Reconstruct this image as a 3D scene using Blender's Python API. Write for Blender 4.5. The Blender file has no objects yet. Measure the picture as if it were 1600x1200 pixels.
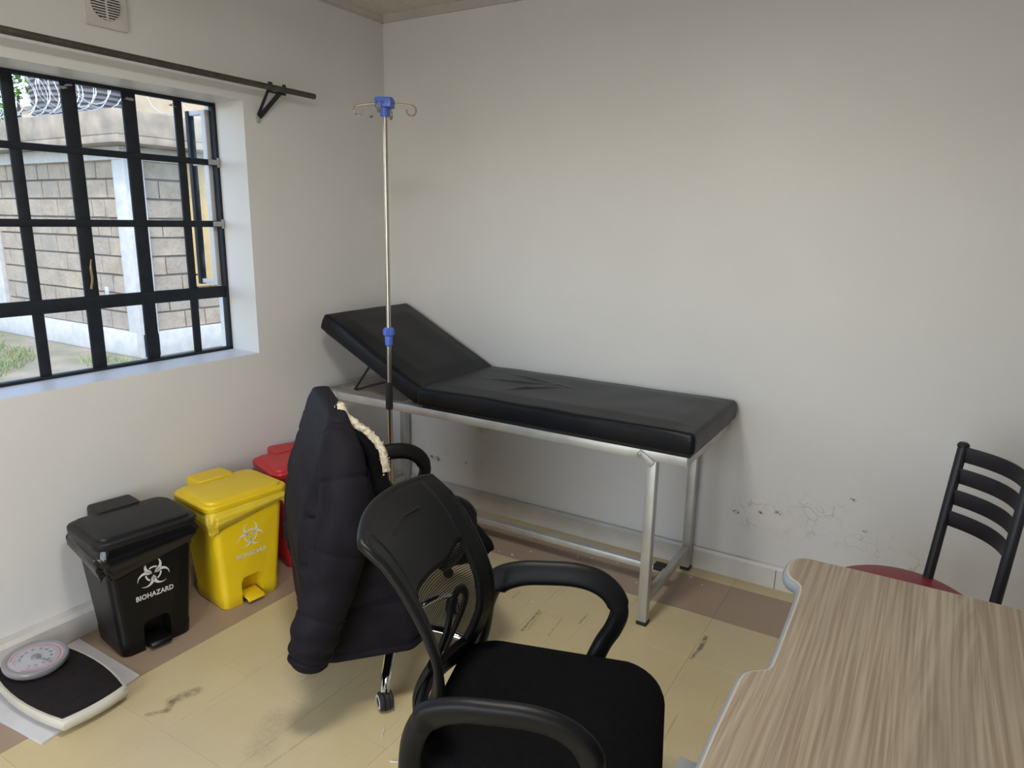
import bpy, bmesh, math, random
from mathutils import Vector, Matrix, noise, Euler
random.seed(7)
R = math.radians
SC = bpy.context.scene
COL = SC.collection

# ------------------------------------------------------------------ camera
def make_camera():
    f, yaw, pitch, roll = 1098.0, R(-31.2), R(13.1), R(1.0)
    C = Vector((2.6415, -3.0132, 1.55))
    fw = Vector((math.sin(yaw)*math.cos(pitch), math.cos(yaw)*math.cos(pitch), -math.sin(pitch)))
    r = Vector((math.cos(yaw), -math.sin(yaw), 0))
    u = r.cross(fw)
    r2 = r*math.cos(roll) + u*math.sin(roll)
    u2 = -r*math.sin(roll) + u*math.cos(roll)
    cam = bpy.data.cameras.new('camera')
    cam.sensor_fit = 'HORIZONTAL'; cam.sensor_width = 36.0
    cam.lens = f/1600*36.0
    cam.clip_start = 0.02; cam.clip_end = 200
    o = bpy.data.objects.new('camera', cam); COL.objects.link(o)
    m = Matrix.Identity(4)
    for i in range(3):
        m[i][0] = r2[i]; m[i][1] = u2[i]; m[i][2] = -fw[i]; m[i][3] = C[i]
    o.matrix_world = m
    SC.camera = o
make_camera()

# ------------------------------------------------------------------ world, sun, lamps, exposure
SC.view_settings.view_transform = 'Standard'
SC.view_settings.look = 'None'
SC.view_settings.gamma = 1.0
SC.view_settings.use_curve_mapping = False
SC.view_settings.exposure = 0.0
W = bpy.data.worlds.new('world'); SC.world = W; W.use_nodes = True
wn = W.node_tree.nodes; wl = W.node_tree.links
bg = wn['Background']
sky = wn.new('ShaderNodeTexSky')
sky.sky_type = 'NISHITA'; sky.sun_disc = False
sky.sun_elevation = R(48); sky.sun_rotation = R(140); sky.air_density = 1.0; sky.dust_density = 1.2; sky.ozone_density = 1.4
wl.new(sky.outputs[0], bg.inputs[0]); bg.inputs[1].default_value = 0.74

def add_sun(strength, direction, color, angle):
    l = bpy.data.lights.new('sun', 'SUN'); l.energy = strength; l.color = color; l.angle = R(angle)
    o = bpy.data.objects.new('sun', l); COL.objects.link(o)
    o.rotation_euler = Vector(direction).to_track_quat('-Z', 'Y').to_euler()
    o.location = (4, -4, 8)
add_sun(2.0, (-0.50, 0.42, -0.80), (1.0, 0.86, 0.68), 1.0)

def add_area(name, loc, size, energy, color, aim=(0, 0, -1)):
    l = bpy.data.lights.new(name, 'AREA'); l.shape = 'RECTANGLE'; l.size = size[0]; l.size_y = size[1]
    l.energy = energy; l.color = color
    o = bpy.data.objects.new(name, l); COL.objects.link(o)
    o.location = loc
    o.rotation_euler = Vector(aim).to_track_quat('-Z', 'Y').to_euler()
LAMP1 = (1.60, -2.05, 2.40)
add_area('lamp_light', LAMP1, (0.34, 0.34), 24, (1.0, 0.965, 0.925))
# fill light added behind the camera, set in the made-up doorway
add_area('fill_light', (1.75, -4.34, 1.10), (1.5, 2.0), 28, (0.97, 0.985, 1.0), (0, 1, -0.02))

# ------------------------------------------------------------------ materials
def mat(name, c1, rough=0.6, metal=0.0, c2=None, nscale=8.0, bump=0.0, bscale=60.0, spec=0.5, coord='Object', detail=4.0, stretch=None):
    m = bpy.data.materials.new(name); m.use_nodes = True
    nt = m.node_tree; n = nt.nodes; l = nt.links
    b = n['Principled BSDF']
    b.inputs['Roughness'].default_value = rough
    b.inputs['Metallic'].default_value = metal
    b.inputs['Specular IOR Level'].default_value = spec
    b.inputs['Base Color'].default_value = (*c1, 1)
    tc = n.new('ShaderNodeTexCoord')
    vec = tc.outputs[coord]
    if stretch:
        mp = n.new('ShaderNodeMapping'); mp.inputs['Scale'].default_value = stretch
        l.new(vec, mp.inputs[0]); vec = mp.outputs[0]
    c2 = c2 or tuple(x*0.88 for x in c1)
    t = n.new('ShaderNodeTexNoise'); t.inputs['Scale'].default_value = nscale; t.inputs['Detail'].default_value = detail
    l.new(vec, t.inputs['Vector'])
    rp = n.new('ShaderNodeValToRGB')
    rp.color_ramp.elements[0].position = 0.35; rp.color_ramp.elements[0].color = (*c2, 1)
    rp.color_ramp.elements[1].position = 0.65; rp.color_ramp.elements[1].color = (*c1, 1)
    l.new(t.outputs[0], rp.inputs[0]); l.new(rp.outputs[0], b.inputs['Base Color'])
    if bump:
        t2 = n.new('ShaderNodeTexNoise'); t2.inputs['Scale'].default_value = bscale; t2.inputs['Detail'].default_value = 3
        l.new(vec, t2.inputs['Vector'])
        bp = n.new('ShaderNodeBump'); bp.inputs['Strength'].default_value = bump; bp.inputs['Distance'].default_value = 0.004
        l.new(t2.outputs[0], bp.inputs['Height']); l.new(bp.outputs[0], b.inputs['Normal'])
    return m

def math_node(nt, op, a, b=None, clamp=False):
    x = nt.nodes.new('ShaderNodeMath'); x.operation = op; x.use_clamp = clamp
    for i, v in enumerate((a, b)):
        if v is None: continue
        if isinstance(v, (int, float)): x.inputs[i].default_value = v
        else: nt.links.new(v, x.inputs[i])
    return x.outputs[0]
def mix_col(nt, fac, a, b):
    x = nt.nodes.new('ShaderNodeMix'); x.data_type = 'RGBA'
    for s, v in ((0, fac), (6, a), (7, b)):
        if isinstance(v, (int, float)): x.inputs[s].default_value = v
        elif isinstance(v, tuple): x.inputs[s].default_value = (*v, 1) if len(v) == 3 else v
        else: nt.links.new(v, x.inputs[s])
    return x.outputs[2]
def noise_node(nt, vec, scale, detail=3.0, rough=0.5):
    t = nt.nodes.new('ShaderNodeTexNoise'); t.inputs['Scale'].default_value = scale
    t.inputs['Detail'].default_value = detail; t.inputs['Roughness'].default_value = rough
    nt.links.new(vec, t.inputs['Vector']); return t.outputs[0]
def ramp(nt, v, p0, p1, c0=(0, 0, 0), c1=(1, 1, 1)):
    rp = nt.nodes.new('ShaderNodeValToRGB')
    rp.color_ramp.elements[0].position = p0; rp.color_ramp.elements[0].color = (*c0, 1)
    rp.color_ramp.elements[1].position = p1; rp.color_ramp.elements[1].color = (*c1, 1)
    nt.links.new(v, rp.inputs[0]); return rp.outputs[0]
def capsule(nt, pos, p0, p1, w, soft=0.5):
    """mask of a stroke on the floor / wall: 1 on the segment p0-p1"""
    vm = nt.nodes.new('ShaderNodeVectorMath'); vm.operation = 'SUBTRACT'
    nt.links.new(pos, vm.inputs[0]); vm.inputs[1].default_value = p0
    d = Vector(p1) - Vector(p0); L = d.length or 1e-6
    dt = nt.nodes.new('ShaderNodeVectorMath'); dt.operation = 'DOT_PRODUCT'
    nt.links.new(vm.outputs[0], dt.inputs[0]); dt.inputs[1].default_value = d/(L*L)
    h = math_node(nt, 'MULTIPLY', dt.outputs['Value'], 1.0, True)
    sc = nt.nodes.new('ShaderNodeVectorMath'); sc.operation = 'SCALE'
    sc.inputs[0].default_value = d; nt.links.new(h, sc.inputs[3])
    s2 = nt.nodes.new('ShaderNodeVectorMath'); s2.operation = 'DISTANCE'
    nt.links.new(vm.outputs[0], s2.inputs[0]); nt.links.new(sc.outputs[0], s2.inputs[1])
    return ramp(nt, math_node(nt, 'DIVIDE', s2.outputs['Value'], w), soft, 1.0, (1, 1, 1), (0, 0, 0))

def wall_material():
    m = bpy.data.materials.new('wall_paint'); m.use_nodes = True
    nt = m.node_tree; n = nt.nodes; l = nt.links; b = n['Principled BSDF']
    b.inputs['Roughness'].default_value = 0.42; b.inputs['Specular IOR Level'].default_value = 0.35
    g = n.new('ShaderNodeNewGeometry'); pos = g.outputs['Position']
    f = ramp(nt, noise_node(nt, pos, 2.2, 4), 0.3, 0.7)
    col = mix_col(nt, f, (0.655, 0.648, 0.636), (0.690, 0.684, 0.672))
    # faint grime low on the walls
    sx = n.new('ShaderNodeSeparateXYZ'); l.new(pos, sx.inputs[0])
    low = ramp(nt, sx.outputs[2], 0.1, 0.75, (1, 1, 1), (0, 0, 0))
    gr = ramp(nt, noise_node(nt, pos, 9, 6, 0.6), 0.55, 0.75)
    fac = math_node(nt, 'MULTIPLY', math_node(nt, 'MULTIPLY', low, gr), 0.22)
    col = mix_col(nt, fac, col, (0.50, 0.45, 0.38))
    # blistered, flaking paint on the back wall beside the examination table
    band = None
    for p0, p1, w in (((1.99, 0, .31), (2.25, 0, .40), .07), ((2.25, 0, .40), (2.5, 0, .38), .06), ((2.05, 0, .27), (2.30, 0, .30), .06),
                      ((2.30, 0, .33), (2.62, 0, .26), .07), ((2.62, 0, .30), (2.72, 0, .22), .08), ((.62, 0, .2), (.64, 0, .5), .05)):
        c_ = capsule(nt, pos, p0, p1, w, 0.1)
        band = c_ if band is None else math_node(nt, 'MAXIMUM', band, c_)
    vo = n.new('ShaderNodeTexVoronoi'); vo.feature = 'DISTANCE_TO_EDGE'; vo.inputs['Scale'].default_value = 16
    nz = n.new('ShaderNodeVectorMath'); nz.operation = 'ADD'
    t = n.new('ShaderNodeTexNoise'); t.inputs['Scale'].default_value = 7
    l.new(pos, t.inputs['Vector']); l.new(pos, nz.inputs[0])
    sc = n.new('ShaderNodeVectorMath'); sc.operation = 'SCALE'; sc.inputs[3].default_value = 0.25
    l.new(t.outputs[1], sc.inputs[0]); l.new(sc.outputs[0], nz.inputs[1]); l.new(nz.outputs[0], vo.inputs['Vector'])
    crack = ramp(nt, vo.outputs[0], 0.004, 0.05, (1, 1, 1), (0, 0, 0))
    crk = math_node(nt, 'MULTIPLY', crack, band)
    crk = math_node(nt, 'MULTIPLY', crk, ramp(nt, noise_node(nt, pos, 12, 2), 0.42, 0.6))
    col = mix_col(nt, math_node(nt, 'MULTIPLY', crk, 0.7), col, (0.42, 0.38, 0.33))
    # small dark chips
    ch = None
    for p, w in (((1.985, 0, .31), .012), ((2.09, 0, .33), .008), ((2.44, 0, .47), .008), ((2.50, 0, .345), .006), ((.29, 0, .235), .016), ((.33, 0, .232), .018), ((.52, 0, .25), .008), ((2.16, 0, .345), .009)):
        c_ = capsule(nt, pos, p, (p[0]+.012, 0, p[2]-.004), w, 0.3)
        ch = c_ if ch is None else math_node(nt, 'MAXIMUM', ch, c_)
    ch = math_node(nt, 'MULTIPLY', ch, ramp(nt, noise_node(nt, pos, 90, 2), 0.4, 0.55))
    col = mix_col(nt, ch, col, (0.16, 0.11, 0.08))
    l.new(col, b.inputs['Base Color'])
    h = math_node(nt, 'ADD', math_node(nt, 'MULTIPLY', noise_node(nt, pos, 14, 4), 0.5), math_node(nt, 'MULTIPLY', noise_node(nt, pos, 3, 2), 1.2))
    h = math_node(nt, 'ADD', h, math_node(nt, 'MULTIPLY', crk, -0.8))
    h = math_node(nt, 'ADD', h, math_node(nt, 'MULTIPLY', band, math_node(nt, 'MULTIPLY', noise_node(nt, pos, 26, 2), 0.8)))
    bp = n.new('ShaderNodeBump'); bp.inputs['Strength'].default_value = 0.35; bp.inputs['Distance'].default_value = 0.006
    l.new(h, bp.inputs['Height']); l.new(bp.outputs[0], b.inputs['Normal'])
    return m

def floor_material(name, ca, cb, scuffs):
    m = bpy.data.materials.new(name); m.use_nodes = True
    nt = m.node_tree; n = nt.nodes; l = nt.links; b = n['Principled BSDF']
    b.inputs['Roughness'].default_value = 0.38; b.inputs['Specular IOR Level'].default_value = 0.4
    g = n.new('ShaderNodeNewGeometry'); pos = g.outputs['Position']
    oi = n.new('ShaderNodeObjectInfo')
    f = ramp(nt, noise_node(nt, pos, 3.0, 5, 0.6), 0.3, 0.7)
    col = mix_col(nt, f, ca, cb)
    col = mix_col(nt, math_node(nt, 'MULTIPLY', oi.outputs['Random'], 0.10), col, tuple(x*0.72 for x in ca))
    sp = ramp(nt, noise_node(nt, pos, 55, 3, 0.7), 0.60, 0.76)
    col = mix_col(nt, math_node(nt, 'MULTIPLY', sp, 0.16), col, tuple(x*0.5 for x in ca))
    if scuffs:
        # long fine scratches running with the room
        for (sx_, sy_, th, amt) in ((70, 3.0, 0.66, 0.30), (120, 5.0, 0.69, 0.30)):
            mp = n.new('ShaderNodeMapping'); mp.inputs['Scale'].default_value = (sx_, sy_, 1)
            l.new(pos, mp.inputs[0])
            s = ramp(nt, noise_node(nt, mp.outputs[0], 1.0, 2), th, th+0.05)
            s = math_node(nt, 'MULTIPLY', s, ramp(nt, noise_node(nt, pos, 1.7, 2), 0.45, 0.6))
            col = mix_col(nt, math_node(nt, 'MULTIPLY', s, amt), col, (0.16, 0.12, 0.08))
        for p0, p1, w, amt in (((1.412, -.734, 0), (1.425, -.897, 0), .006, .8), ((1.424, -.74, 0), (1.440, -.88, 0), .004, .5), ((1.515, -.735, 0), (1.527, -.87, 0), .004, .45),
                               ((1.589, -.653, 0), (1.589, -.73, 0), .006, .6), ((2.042, -.547, 0), (2.046, -.64, 0), .012, .9), ((2.046, -.62, 0), (2.036, -.715, 0), .009, .7),
                               ((1.268, -.715, 0), (1.268, -.652, 0), .006, .4), ((.690, -1.795, 0), (.668, -1.865, 0), .028, .55), ((.668, -1.865, 0), (.70, -1.905, 0), .016, .55),
                               ((.70, -1.905, 0), (.665, -1.95, 0), .014, .5), ((1.02, -1.74, 0), (1.09, -1.86, 0), .06, .22), ((1.15, -1.98, 0), (1.17, -1.7, 0), .006, .3)):
            c_ = capsule(nt, pos, p0, p1, w, 0.35)
            c_ = math_node(nt, 'MULTIPLY', c_, ramp(nt, noise_node(nt, pos, 60, 3, 0.7), 0.32, 0.55))
            col = mix_col(nt, math_node(nt, 'MULTIPLY', c_, amt), col, (0.07, 0.05, 0.035))
        wornf = ramp(nt, noise_node(nt, pos, 1.3, 3), 0.5, 0.75)
        col = mix_col(nt, math_node(nt, 'MULTIPLY', wornf, 0.45), col, (0.50, 0.43, 0.33))
    l.new(col, b.inputs['Base Color'])
    l.new(ramp(nt, noise_node(nt, pos, 4, 4), 0.2, 0.8, (0.30,)*3, (0.46,)*3), b.inputs['Roughness'])
    bp = n.new('ShaderNodeBump'); bp.inputs['Strength'].default_value = 0.12; bp.inputs['Distance'].default_value = 0.004
    l.new(noise_node(nt, pos, 10, 4), bp.inputs['Height']); l.new(bp.outputs[0], b.inputs['Normal'])
    return m

def wood_material():
    m = bpy.data.materials.new('laminate_wood'); m.use_nodes = True
    nt = m.node_tree; n = nt.nodes; l = nt.links; b = n['Principled BSDF']
    b.inputs['Roughness'].default_value = 0.45; b.inputs['Specular IOR Level'].default_value = 0.4
    tc = n.new('ShaderNodeTexCoord'); pos = tc.outputs['Object']
    sx = n.new('ShaderNodeSeparateXYZ'); l.new(pos, sx.inputs[0])
    # plank bands across x, slight waviness along y
    wav = math_node(nt, 'MULTIPLY', math_node(nt, 'SUBTRACT', noise_node(nt, pos, 1.4, 1), 0.5), 0.02)
    xx = math_node(nt, 'ADD', sx.outputs[0], wav)
    cell = math_node(nt, 'FLOOR', math_node(nt, 'MULTIPLY', sx.outputs[0], 9.3))
    wn_ = n.new('ShaderNodeTexWhiteNoise'); wn_.noise_dimensions = '1D'; l.new(cell, wn_.inputs['W'])
    band = wn_.outputs['Value']
    cx = n.new('ShaderNodeCombineXYZ')
    l.new(math_node(nt, 'ADD', math_node(nt, 'MULTIPLY', xx, 1.0), math_node(nt, 'MULTIPLY', band, 7.0)), cx.inputs[0]); l.new(math_node(nt, 'MULTIPLY', sx.outputs[1], 0.014), cx.inputs[1])
    fine = noise_node(nt, cx.outputs[0], 130, 4, 0.6)
    cx2 = n.new('ShaderNodeCombineXYZ')
    l.new(math_node(nt, 'ADD', xx, math_node(nt, 'MULTIPLY', band, 3.0)), cx2.inputs[0]); l.new(math_node(nt, 'MULTIPLY', sx.outputs[1], 0.05), cx2.inputs[1])
    broad = noise_node(nt, cx2.outputs[0], 14, 2, 0.5)
    # cathedral figure: contour lines of a stretched noise field
    fig = math_node(nt, 'FRACT', math_node(nt, 'MULTIPLY', noise_node(nt, cx2.outputs[0], 6.0, 1.0, 0.4), 26.0))
    fig = math_node(nt, 'ABSOLUTE', math_node(nt, 'SUBTRACT', fig, 0.5))
    base = mix_col(nt, band, (0.330, 0.255, 0.180), (0.470, 0.395, 0.300))
    col = mix_col(nt, ramp(nt, broad, 0.35, 0.65), base, (0.320, 0.270, 0.200))
    col = mix_col(nt, math_node(nt, 'MULTIPLY', ramp(nt, fine, 0.42, 0.58), 0.65), col, (0.215, 0.155, 0.105))
    col = mix_col(nt, math_node(nt, 'MULTIPLY', ramp(nt, fig, 0.30, 0.46), 0.25), col, (0.500, 0.420, 0.320))
    col = mix_col(nt, math_node(nt, 'MULTIPLY', ramp(nt, fig, 0.02, 0.14, (1, 1, 1), (0, 0, 0)), 0.30), col, (0.225, 0.155, 0.110))
    l.new(col, b.inputs['Base Color'])
    bp = n.new('ShaderNodeBump'); bp.inputs['Strength'].default_value = 0.08; bp.inputs['Distance'].default_value = 0.002
    l.new(fine, bp.inputs['Height']); l.new(bp.outputs[0], b.inputs['Normal'])
    return m

def glass_material(name, tint, haze):
    m = bpy.data.materials.new(name); m.use_nodes = True
    nt = m.node_tree; n = nt.nodes; l = nt.links; n.clear()
    out = n.new('ShaderNodeOutputMaterial')
    tr = n.new('ShaderNodeBsdfTransparent'); tr.inputs[0].default_value = (*tint, 1)
    gl = n.new('ShaderNodeBsdfGlossy'); gl.inputs['Roughness'].default_value = 0.02
    lw_ = n.new('ShaderNodeLayerWeight'); lw_.inputs[0].default_value = 0.5
    frv = math_node(nt, 'ADD', math_node(nt, 'MULTIPLY', math_node(nt, 'POWER', lw_.outputs['Facing'], 5.0), 0.5), 0.02)
    mx = n.new('ShaderNodeMixShader'); l.new(frv, mx.inputs[0]); l.new(tr.outputs[0], mx.inputs[1]); l.new(gl.outputs[0], mx.inputs[2])
    df = n.new('ShaderNodeBsdfDiffuse'); df.inputs[0].default_value = (0.75, 0.75, 0.74, 1)
    tl = n.new('ShaderNodeBsdfTranslucent'); tl.inputs[0].default_value = (0.75, 0.77, 0.78, 1)
    ad = n.new('ShaderNodeMixShader'); ad.inputs[0].default_value = 0.5
    l.new(df.outputs[0], ad.inputs[1]); l.new(tl.outputs[0], ad.inputs[2])
    tc = n.new('ShaderNodeTexCoord')
    f = ramp(nt, noise_node(nt, tc.outputs['Object'], 9, 5, 0.65), 0.42, 0.8)
    m2 = n.new('ShaderNodeMixShader')
    l.new(math_node(nt, 'MULTIPLY', f, haze), m2.inputs[0]); l.new(mx.outputs[0], m2.inputs[1]); l.new(ad.outputs[0], m2.inputs[2])
    l.new(m2.outputs[0], out.inputs[0])
    return m

def mesh_material():
    m = bpy.data.materials.new('chair_mesh'); m.use_nodes = True
    nt = m.node_tree; n = nt.nodes; l = nt.links
    b = n['Principled BSDF']; b.inputs['Base Color'].default_value = (0.005, 0.005, 0.0055, 1); b.inputs['Roughness'].default_value = 0.9; b.inputs['Specular IOR Level'].default_value = 0.15
    tc = n.new('ShaderNodeTexCoord'); sx = n.new('ShaderNodeSeparateXYZ'); l.new(tc.outputs['Object'], sx.inputs[0])
    z = math_node(nt, 'ABSOLUTE', math_node(nt, 'SUBTRACT', math_node(nt, 'FRACT', math_node(nt, 'MULTIPLY', math_node(nt, 'ADD', sx.outputs[2], math_node(nt, 'MULTIPLY', sx.outputs[1], 0.10)), 185)), 0.5))
    y = math_node(nt, 'ABSOLUTE', math_node(nt, 'SUBTRACT', math_node(nt, 'FRACT', math_node(nt, 'MULTIPLY', sx.outputs[1], 260)), 0.5))
    hole = math_node(nt, 'MULTIPLY', math_node(nt, 'GREATER_THAN', z, 0.15), math_node(nt, 'GREATER_THAN', y, 0.08))
    tr = n.new('ShaderNodeBsdfTransparent')
    mx = n.new('ShaderNodeMixShader')
    l.new(math_node(nt, 'MULTIPLY', hole, 0.95), mx.inputs[0]); l.new(b.outputs[0], mx.inputs[1]); l.new(tr.outputs[0], mx.inputs[2])
    l.new(mx.outputs[0], n['Material Output'].inputs[0])
    return m

def stone_material():
    m = bpy.data.materials.new('stone_block'); m.use_nodes = True
    nt = m.node_tree; n = nt.nodes; l = nt.links; b = n['Principled BSDF']
    b.inputs['Roughness'].default_value = 0.9
    g = n.new('ShaderNodeNewGeometry'); oi = n.new('ShaderNodeObjectInfo'); pos = g.outputs['Position']
    col = mix_col(nt, ramp(nt, noise_node(nt, pos, 5, 6, 0.65), 0.3, 0.7), (0.235, 0.192, 0.145), (0.37, 0.31, 0.240))
    col = mix_col(nt, math_node(nt, 'MULTIPLY', oi.outputs['Random'], 0.45), col, (0.20, 0.19, 0.18))
    col = mix_col(nt, math_node(nt, 'MULTIPLY', ramp(nt, noise_node(nt, pos, 16, 4), 0.62, 0.72), 0.5), col, (0.16, 0.14, 0.13))
    l.new(col, b.inputs['Base Color'])
    bp = n.new('ShaderNodeBump'); bp.inputs['Strength'].default_value = 0.6; bp.inputs['Distance'].default_value = 0.02
    l.new(noise_node(nt, pos, 25, 5), bp.inputs['Height']); l.new(bp.outputs[0], b.inputs['Normal'])
    return m

M = {}
M['wall'] = wall_material()
M['ceiling'] = mat('ceiling_board', (0.62, 0.59, 0.51), 0.6, c2=(0.57, 0.54, 0.46), nscale=3)
M['trim'] = mat('trim_paint', (0.50, 0.47, 0.43), 0.5)
M['base'] = mat('skirting_paint', (0.66, 0.64, 0.61), 0.4, c2=(0.57, 0.54, 0.49), nscale=6, bump=0.2, bscale=20)
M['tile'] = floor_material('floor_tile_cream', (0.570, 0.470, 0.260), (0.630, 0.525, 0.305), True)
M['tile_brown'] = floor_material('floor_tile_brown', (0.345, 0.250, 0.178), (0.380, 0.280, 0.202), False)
M['subfloor'] = mat('subfloor', (0.20, 0.14, 0.08), 0.8)
M['black_steel'] = mat('black_window_paint', (0.009, 0.013, 0.019), 0.6, spec=0.3, c2=(0.014, 0.018, 0.024), nscale=25, bump=0.3, bscale=30)
M['pale_steel'] = mat('pale_window_paint', (0.55, 0.55, 0.56), 0.5)
M['glass'] = glass_material('window_glass', (0.97, 0.985, 0.985), 0.10)
M['putty'] = mat('old_putty', (0.35, 0.36, 0.37), 0.8, nscale=30)
M['brass'] = mat('worn_brass', (0.34, 0.25, 0.12), 0.45, 0.6)
M['rod'] = mat('weathered_rod', (0.085, 0.080, 0.062), 0.5, 0.3, c2=(0.05, 0.048, 0.040), nscale=30)
M['black_metal'] = mat('black_metal', (0.010, 0.011, 0.016), 0.45)
M['white_plastic'] = mat('white_plastic', (0.60, 0.58, 0.55), 0.5)
M['dark_void'] = mat('vent_void', (0.02, 0.02, 0.022), 0.9)
M['steel'] = mat('stainless_steel', (0.50, 0.46, 0.41), 0.24, 1.0)
M['chrome'] = mat('chrome', (0.80, 0.80, 0.80), 0.07, 1.0)
M['blue'] = mat('blue_plastic', (0.062, 0.130, 0.53), 0.4, c2=(0.055, 0.115, 0.47))
M['silver'] = mat('silver_painted_tube', (0.53, 0.53, 0.50), 0.42, 0.55, c2=(0.45, 0.45, 0.43), nscale=12)
M['vinyl'] = mat('black_vinyl', (0.0055, 0.0062, 0.0090), 0.36, c2=(0.0075, 0.0082, 0.011), nscale=10, bump=0.08, bscale=160, spec=0.22)
M['rubber'] = mat('black_rubber', (0.012, 0.012, 0.012), 0.7)
M['bin_black'] = mat('black_bin_plastic', (0.0036, 0.0036, 0.0040), 0.36, spec=0.3, bump=0.06, bscale=200)
M['bin_lid_black'] = mat('black_lid_plastic', (0.0105, 0.0105, 0.0112), 0.45, spec=0.32, bump=0.06, bscale=200)
M['bin_yellow'] = mat('yellow_bin_plastic', (0.78, 0.55, 0.008), 0.38, c2=(0.74, 0.51, 0.008), bump=0.05, bscale=200)
M['bin_red'] = mat('red_bin_plastic', (0.55, 0.022, 0.026), 0.38, c2=(0.50, 0.02, 0.022), bump=0.05, bscale=200)
M['bag_black'] = mat('black_bag_film', (0.005, 0.005, 0.006), 0.24, bump=0.25, bscale=30)
M['bag_yellow'] = mat('yellow_bag_film', (0.74, 0.56, 0.05), 0.26, c2=(0.62, 0.45, 0.03), bump=0.25, bscale=30)
M['print_white'] = mat('white_print', (0.62, 0.62, 0.60), 0.6, c2=(0.54, 0.54, 0.52), nscale=60)
M['print_yellow'] = mat('pale_print', (0.76, 0.72, 0.52), 0.6)
M['cream_body'] = mat('cream_enamel', (0.60, 0.57, 0.49), 0.42)
M['mat_rubber'] = mat('dark_ribbed_mat', (0.012, 0.0095, 0.0105), 0.8, c2=(0.017, 0.013, 0.014), spec=0.2, nscale=30, bump=0.3, bscale=120)
M['board'] = mat('white_board', (0.58, 0.58, 0.60), 0.5)
M['dial_face'] = mat('dial_face', (0.58, 0.57, 0.62), 0.5)
M['dial_print'] = mat('dial_print', (0.10, 0.10, 0.12), 0.6)
M['dial_red'] = mat('dial_red', (0.62, 0.30, 0.33), 0.6)
M['dial_rim'] = mat('grey_dial_rim', (0.36, 0.36, 0.38), 0.25, 0.4)
M['chair_plastic'] = mat('black_chair_plastic', (0.0055, 0.0057, 0.0068), 0.45, bump=0.08, bscale=220, spec=0.24)
M['chair_fabric'] = mat('black_seat_fabric', (0.0040, 0.0040, 0.0046), 0.95, c2=(0.0058, 0.0058, 0.0064), nscale=120, bump=0.35, bscale=500, spec=0.08)
M['chair_mesh'] = mesh_material()
M['jacket'] = mat('dark_jacket_cloth', (0.0085, 0.0072, 0.0105), 0.7, c2=(0.0125, 0.0108, 0.0150), nscale=16, bump=0.25, bscale=90, spec=0.12)
M['jacket_lining'] = mat('black_jacket_collar', (0.003, 0.003, 0.0035), 0.9, spec=0.08)
M['fleece'] = mat('cream_fleece', (0.62, 0.56, 0.43), 0.95, c2=(0.36, 0.31, 0.22), nscale=60, bump=1.0, bscale=150, spec=0.1)
M['wood'] = wood_material()
M['edge_grey'] = mat('grey_edge_band', (0.27, 0.29, 0.32), 0.4)
M['edge_line'] = mat('pale_edge_line', (0.46, 0.41, 0.33), 0.5)
M['desk_grey'] = mat('grey_desk_panel', (0.24, 0.25, 0.26), 0.5)
M['red_vinyl'] = mat('red_seat_vinyl', (0.235, 0.022, 0.034), 0.45, c2=(0.21, 0.02, 0.03))
M['chair_black_metal'] = mat('satin_black_chair_metal', (0.009, 0.009, 0.013), 0.5)
M['chip'] = mat('white_flake', (0.72, 0.70, 0.65), 0.7)
M['lamp'] = mat('lamp_housing', (0.7, 0.7, 0.7), 0.5)
M['stone'] = stone_material()
M['mortar'] = mat('dark_mortar', (0.13, 0.115, 0.10), 0.95)
M['white_render'] = mat('white_limewash', (0.44, 0.44, 0.44), 0.85, c2=(0.37, 0.375, 0.38), nscale=9, bump=0.5, bscale=18)
M['concrete'] = mat('weathered_concrete', (0.34, 0.285, 0.22), 0.9, c2=(0.20, 0.172, 0.14), nscale=4, bump=0.4, bscale=20, detail=7)
M['cream_wall'] = mat('cream_house_wall', (0.46, 0.37, 0.26), 0.8)
M['shutter'] = mat('yellow_shutter', (0.46, 0.34, 0.16), 0.6)
M['tank'] = mat('grey_black_tank', (0.11, 0.105, 0.115), 0.5)
M['wire'] = mat('razor_wire_metal', (0.72, 0.73, 0.76), 0.35, 0.7)
M['leaf'] = mat('tree_leaf', (0.10, 0.19, 0.04), 0.6, c2=(0.18, 0.30, 0.05), nscale=3)
M['bark'] = mat('tree_bark', (0.10, 0.07, 0.05), 0.9)
M['ground'] = mat('yard_ground', (0.30, 0.25, 0.19), 0.95, c2=(0.17, 0.18, 0.10), nscale=2.2, bump=0.6, bscale=30, detail=8)
M['grass'] = mat('yard_grass', (0.13, 0.20, 0.06), 0.8, c2=(0.24, 0.26, 0.11), nscale=2.0)

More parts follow.
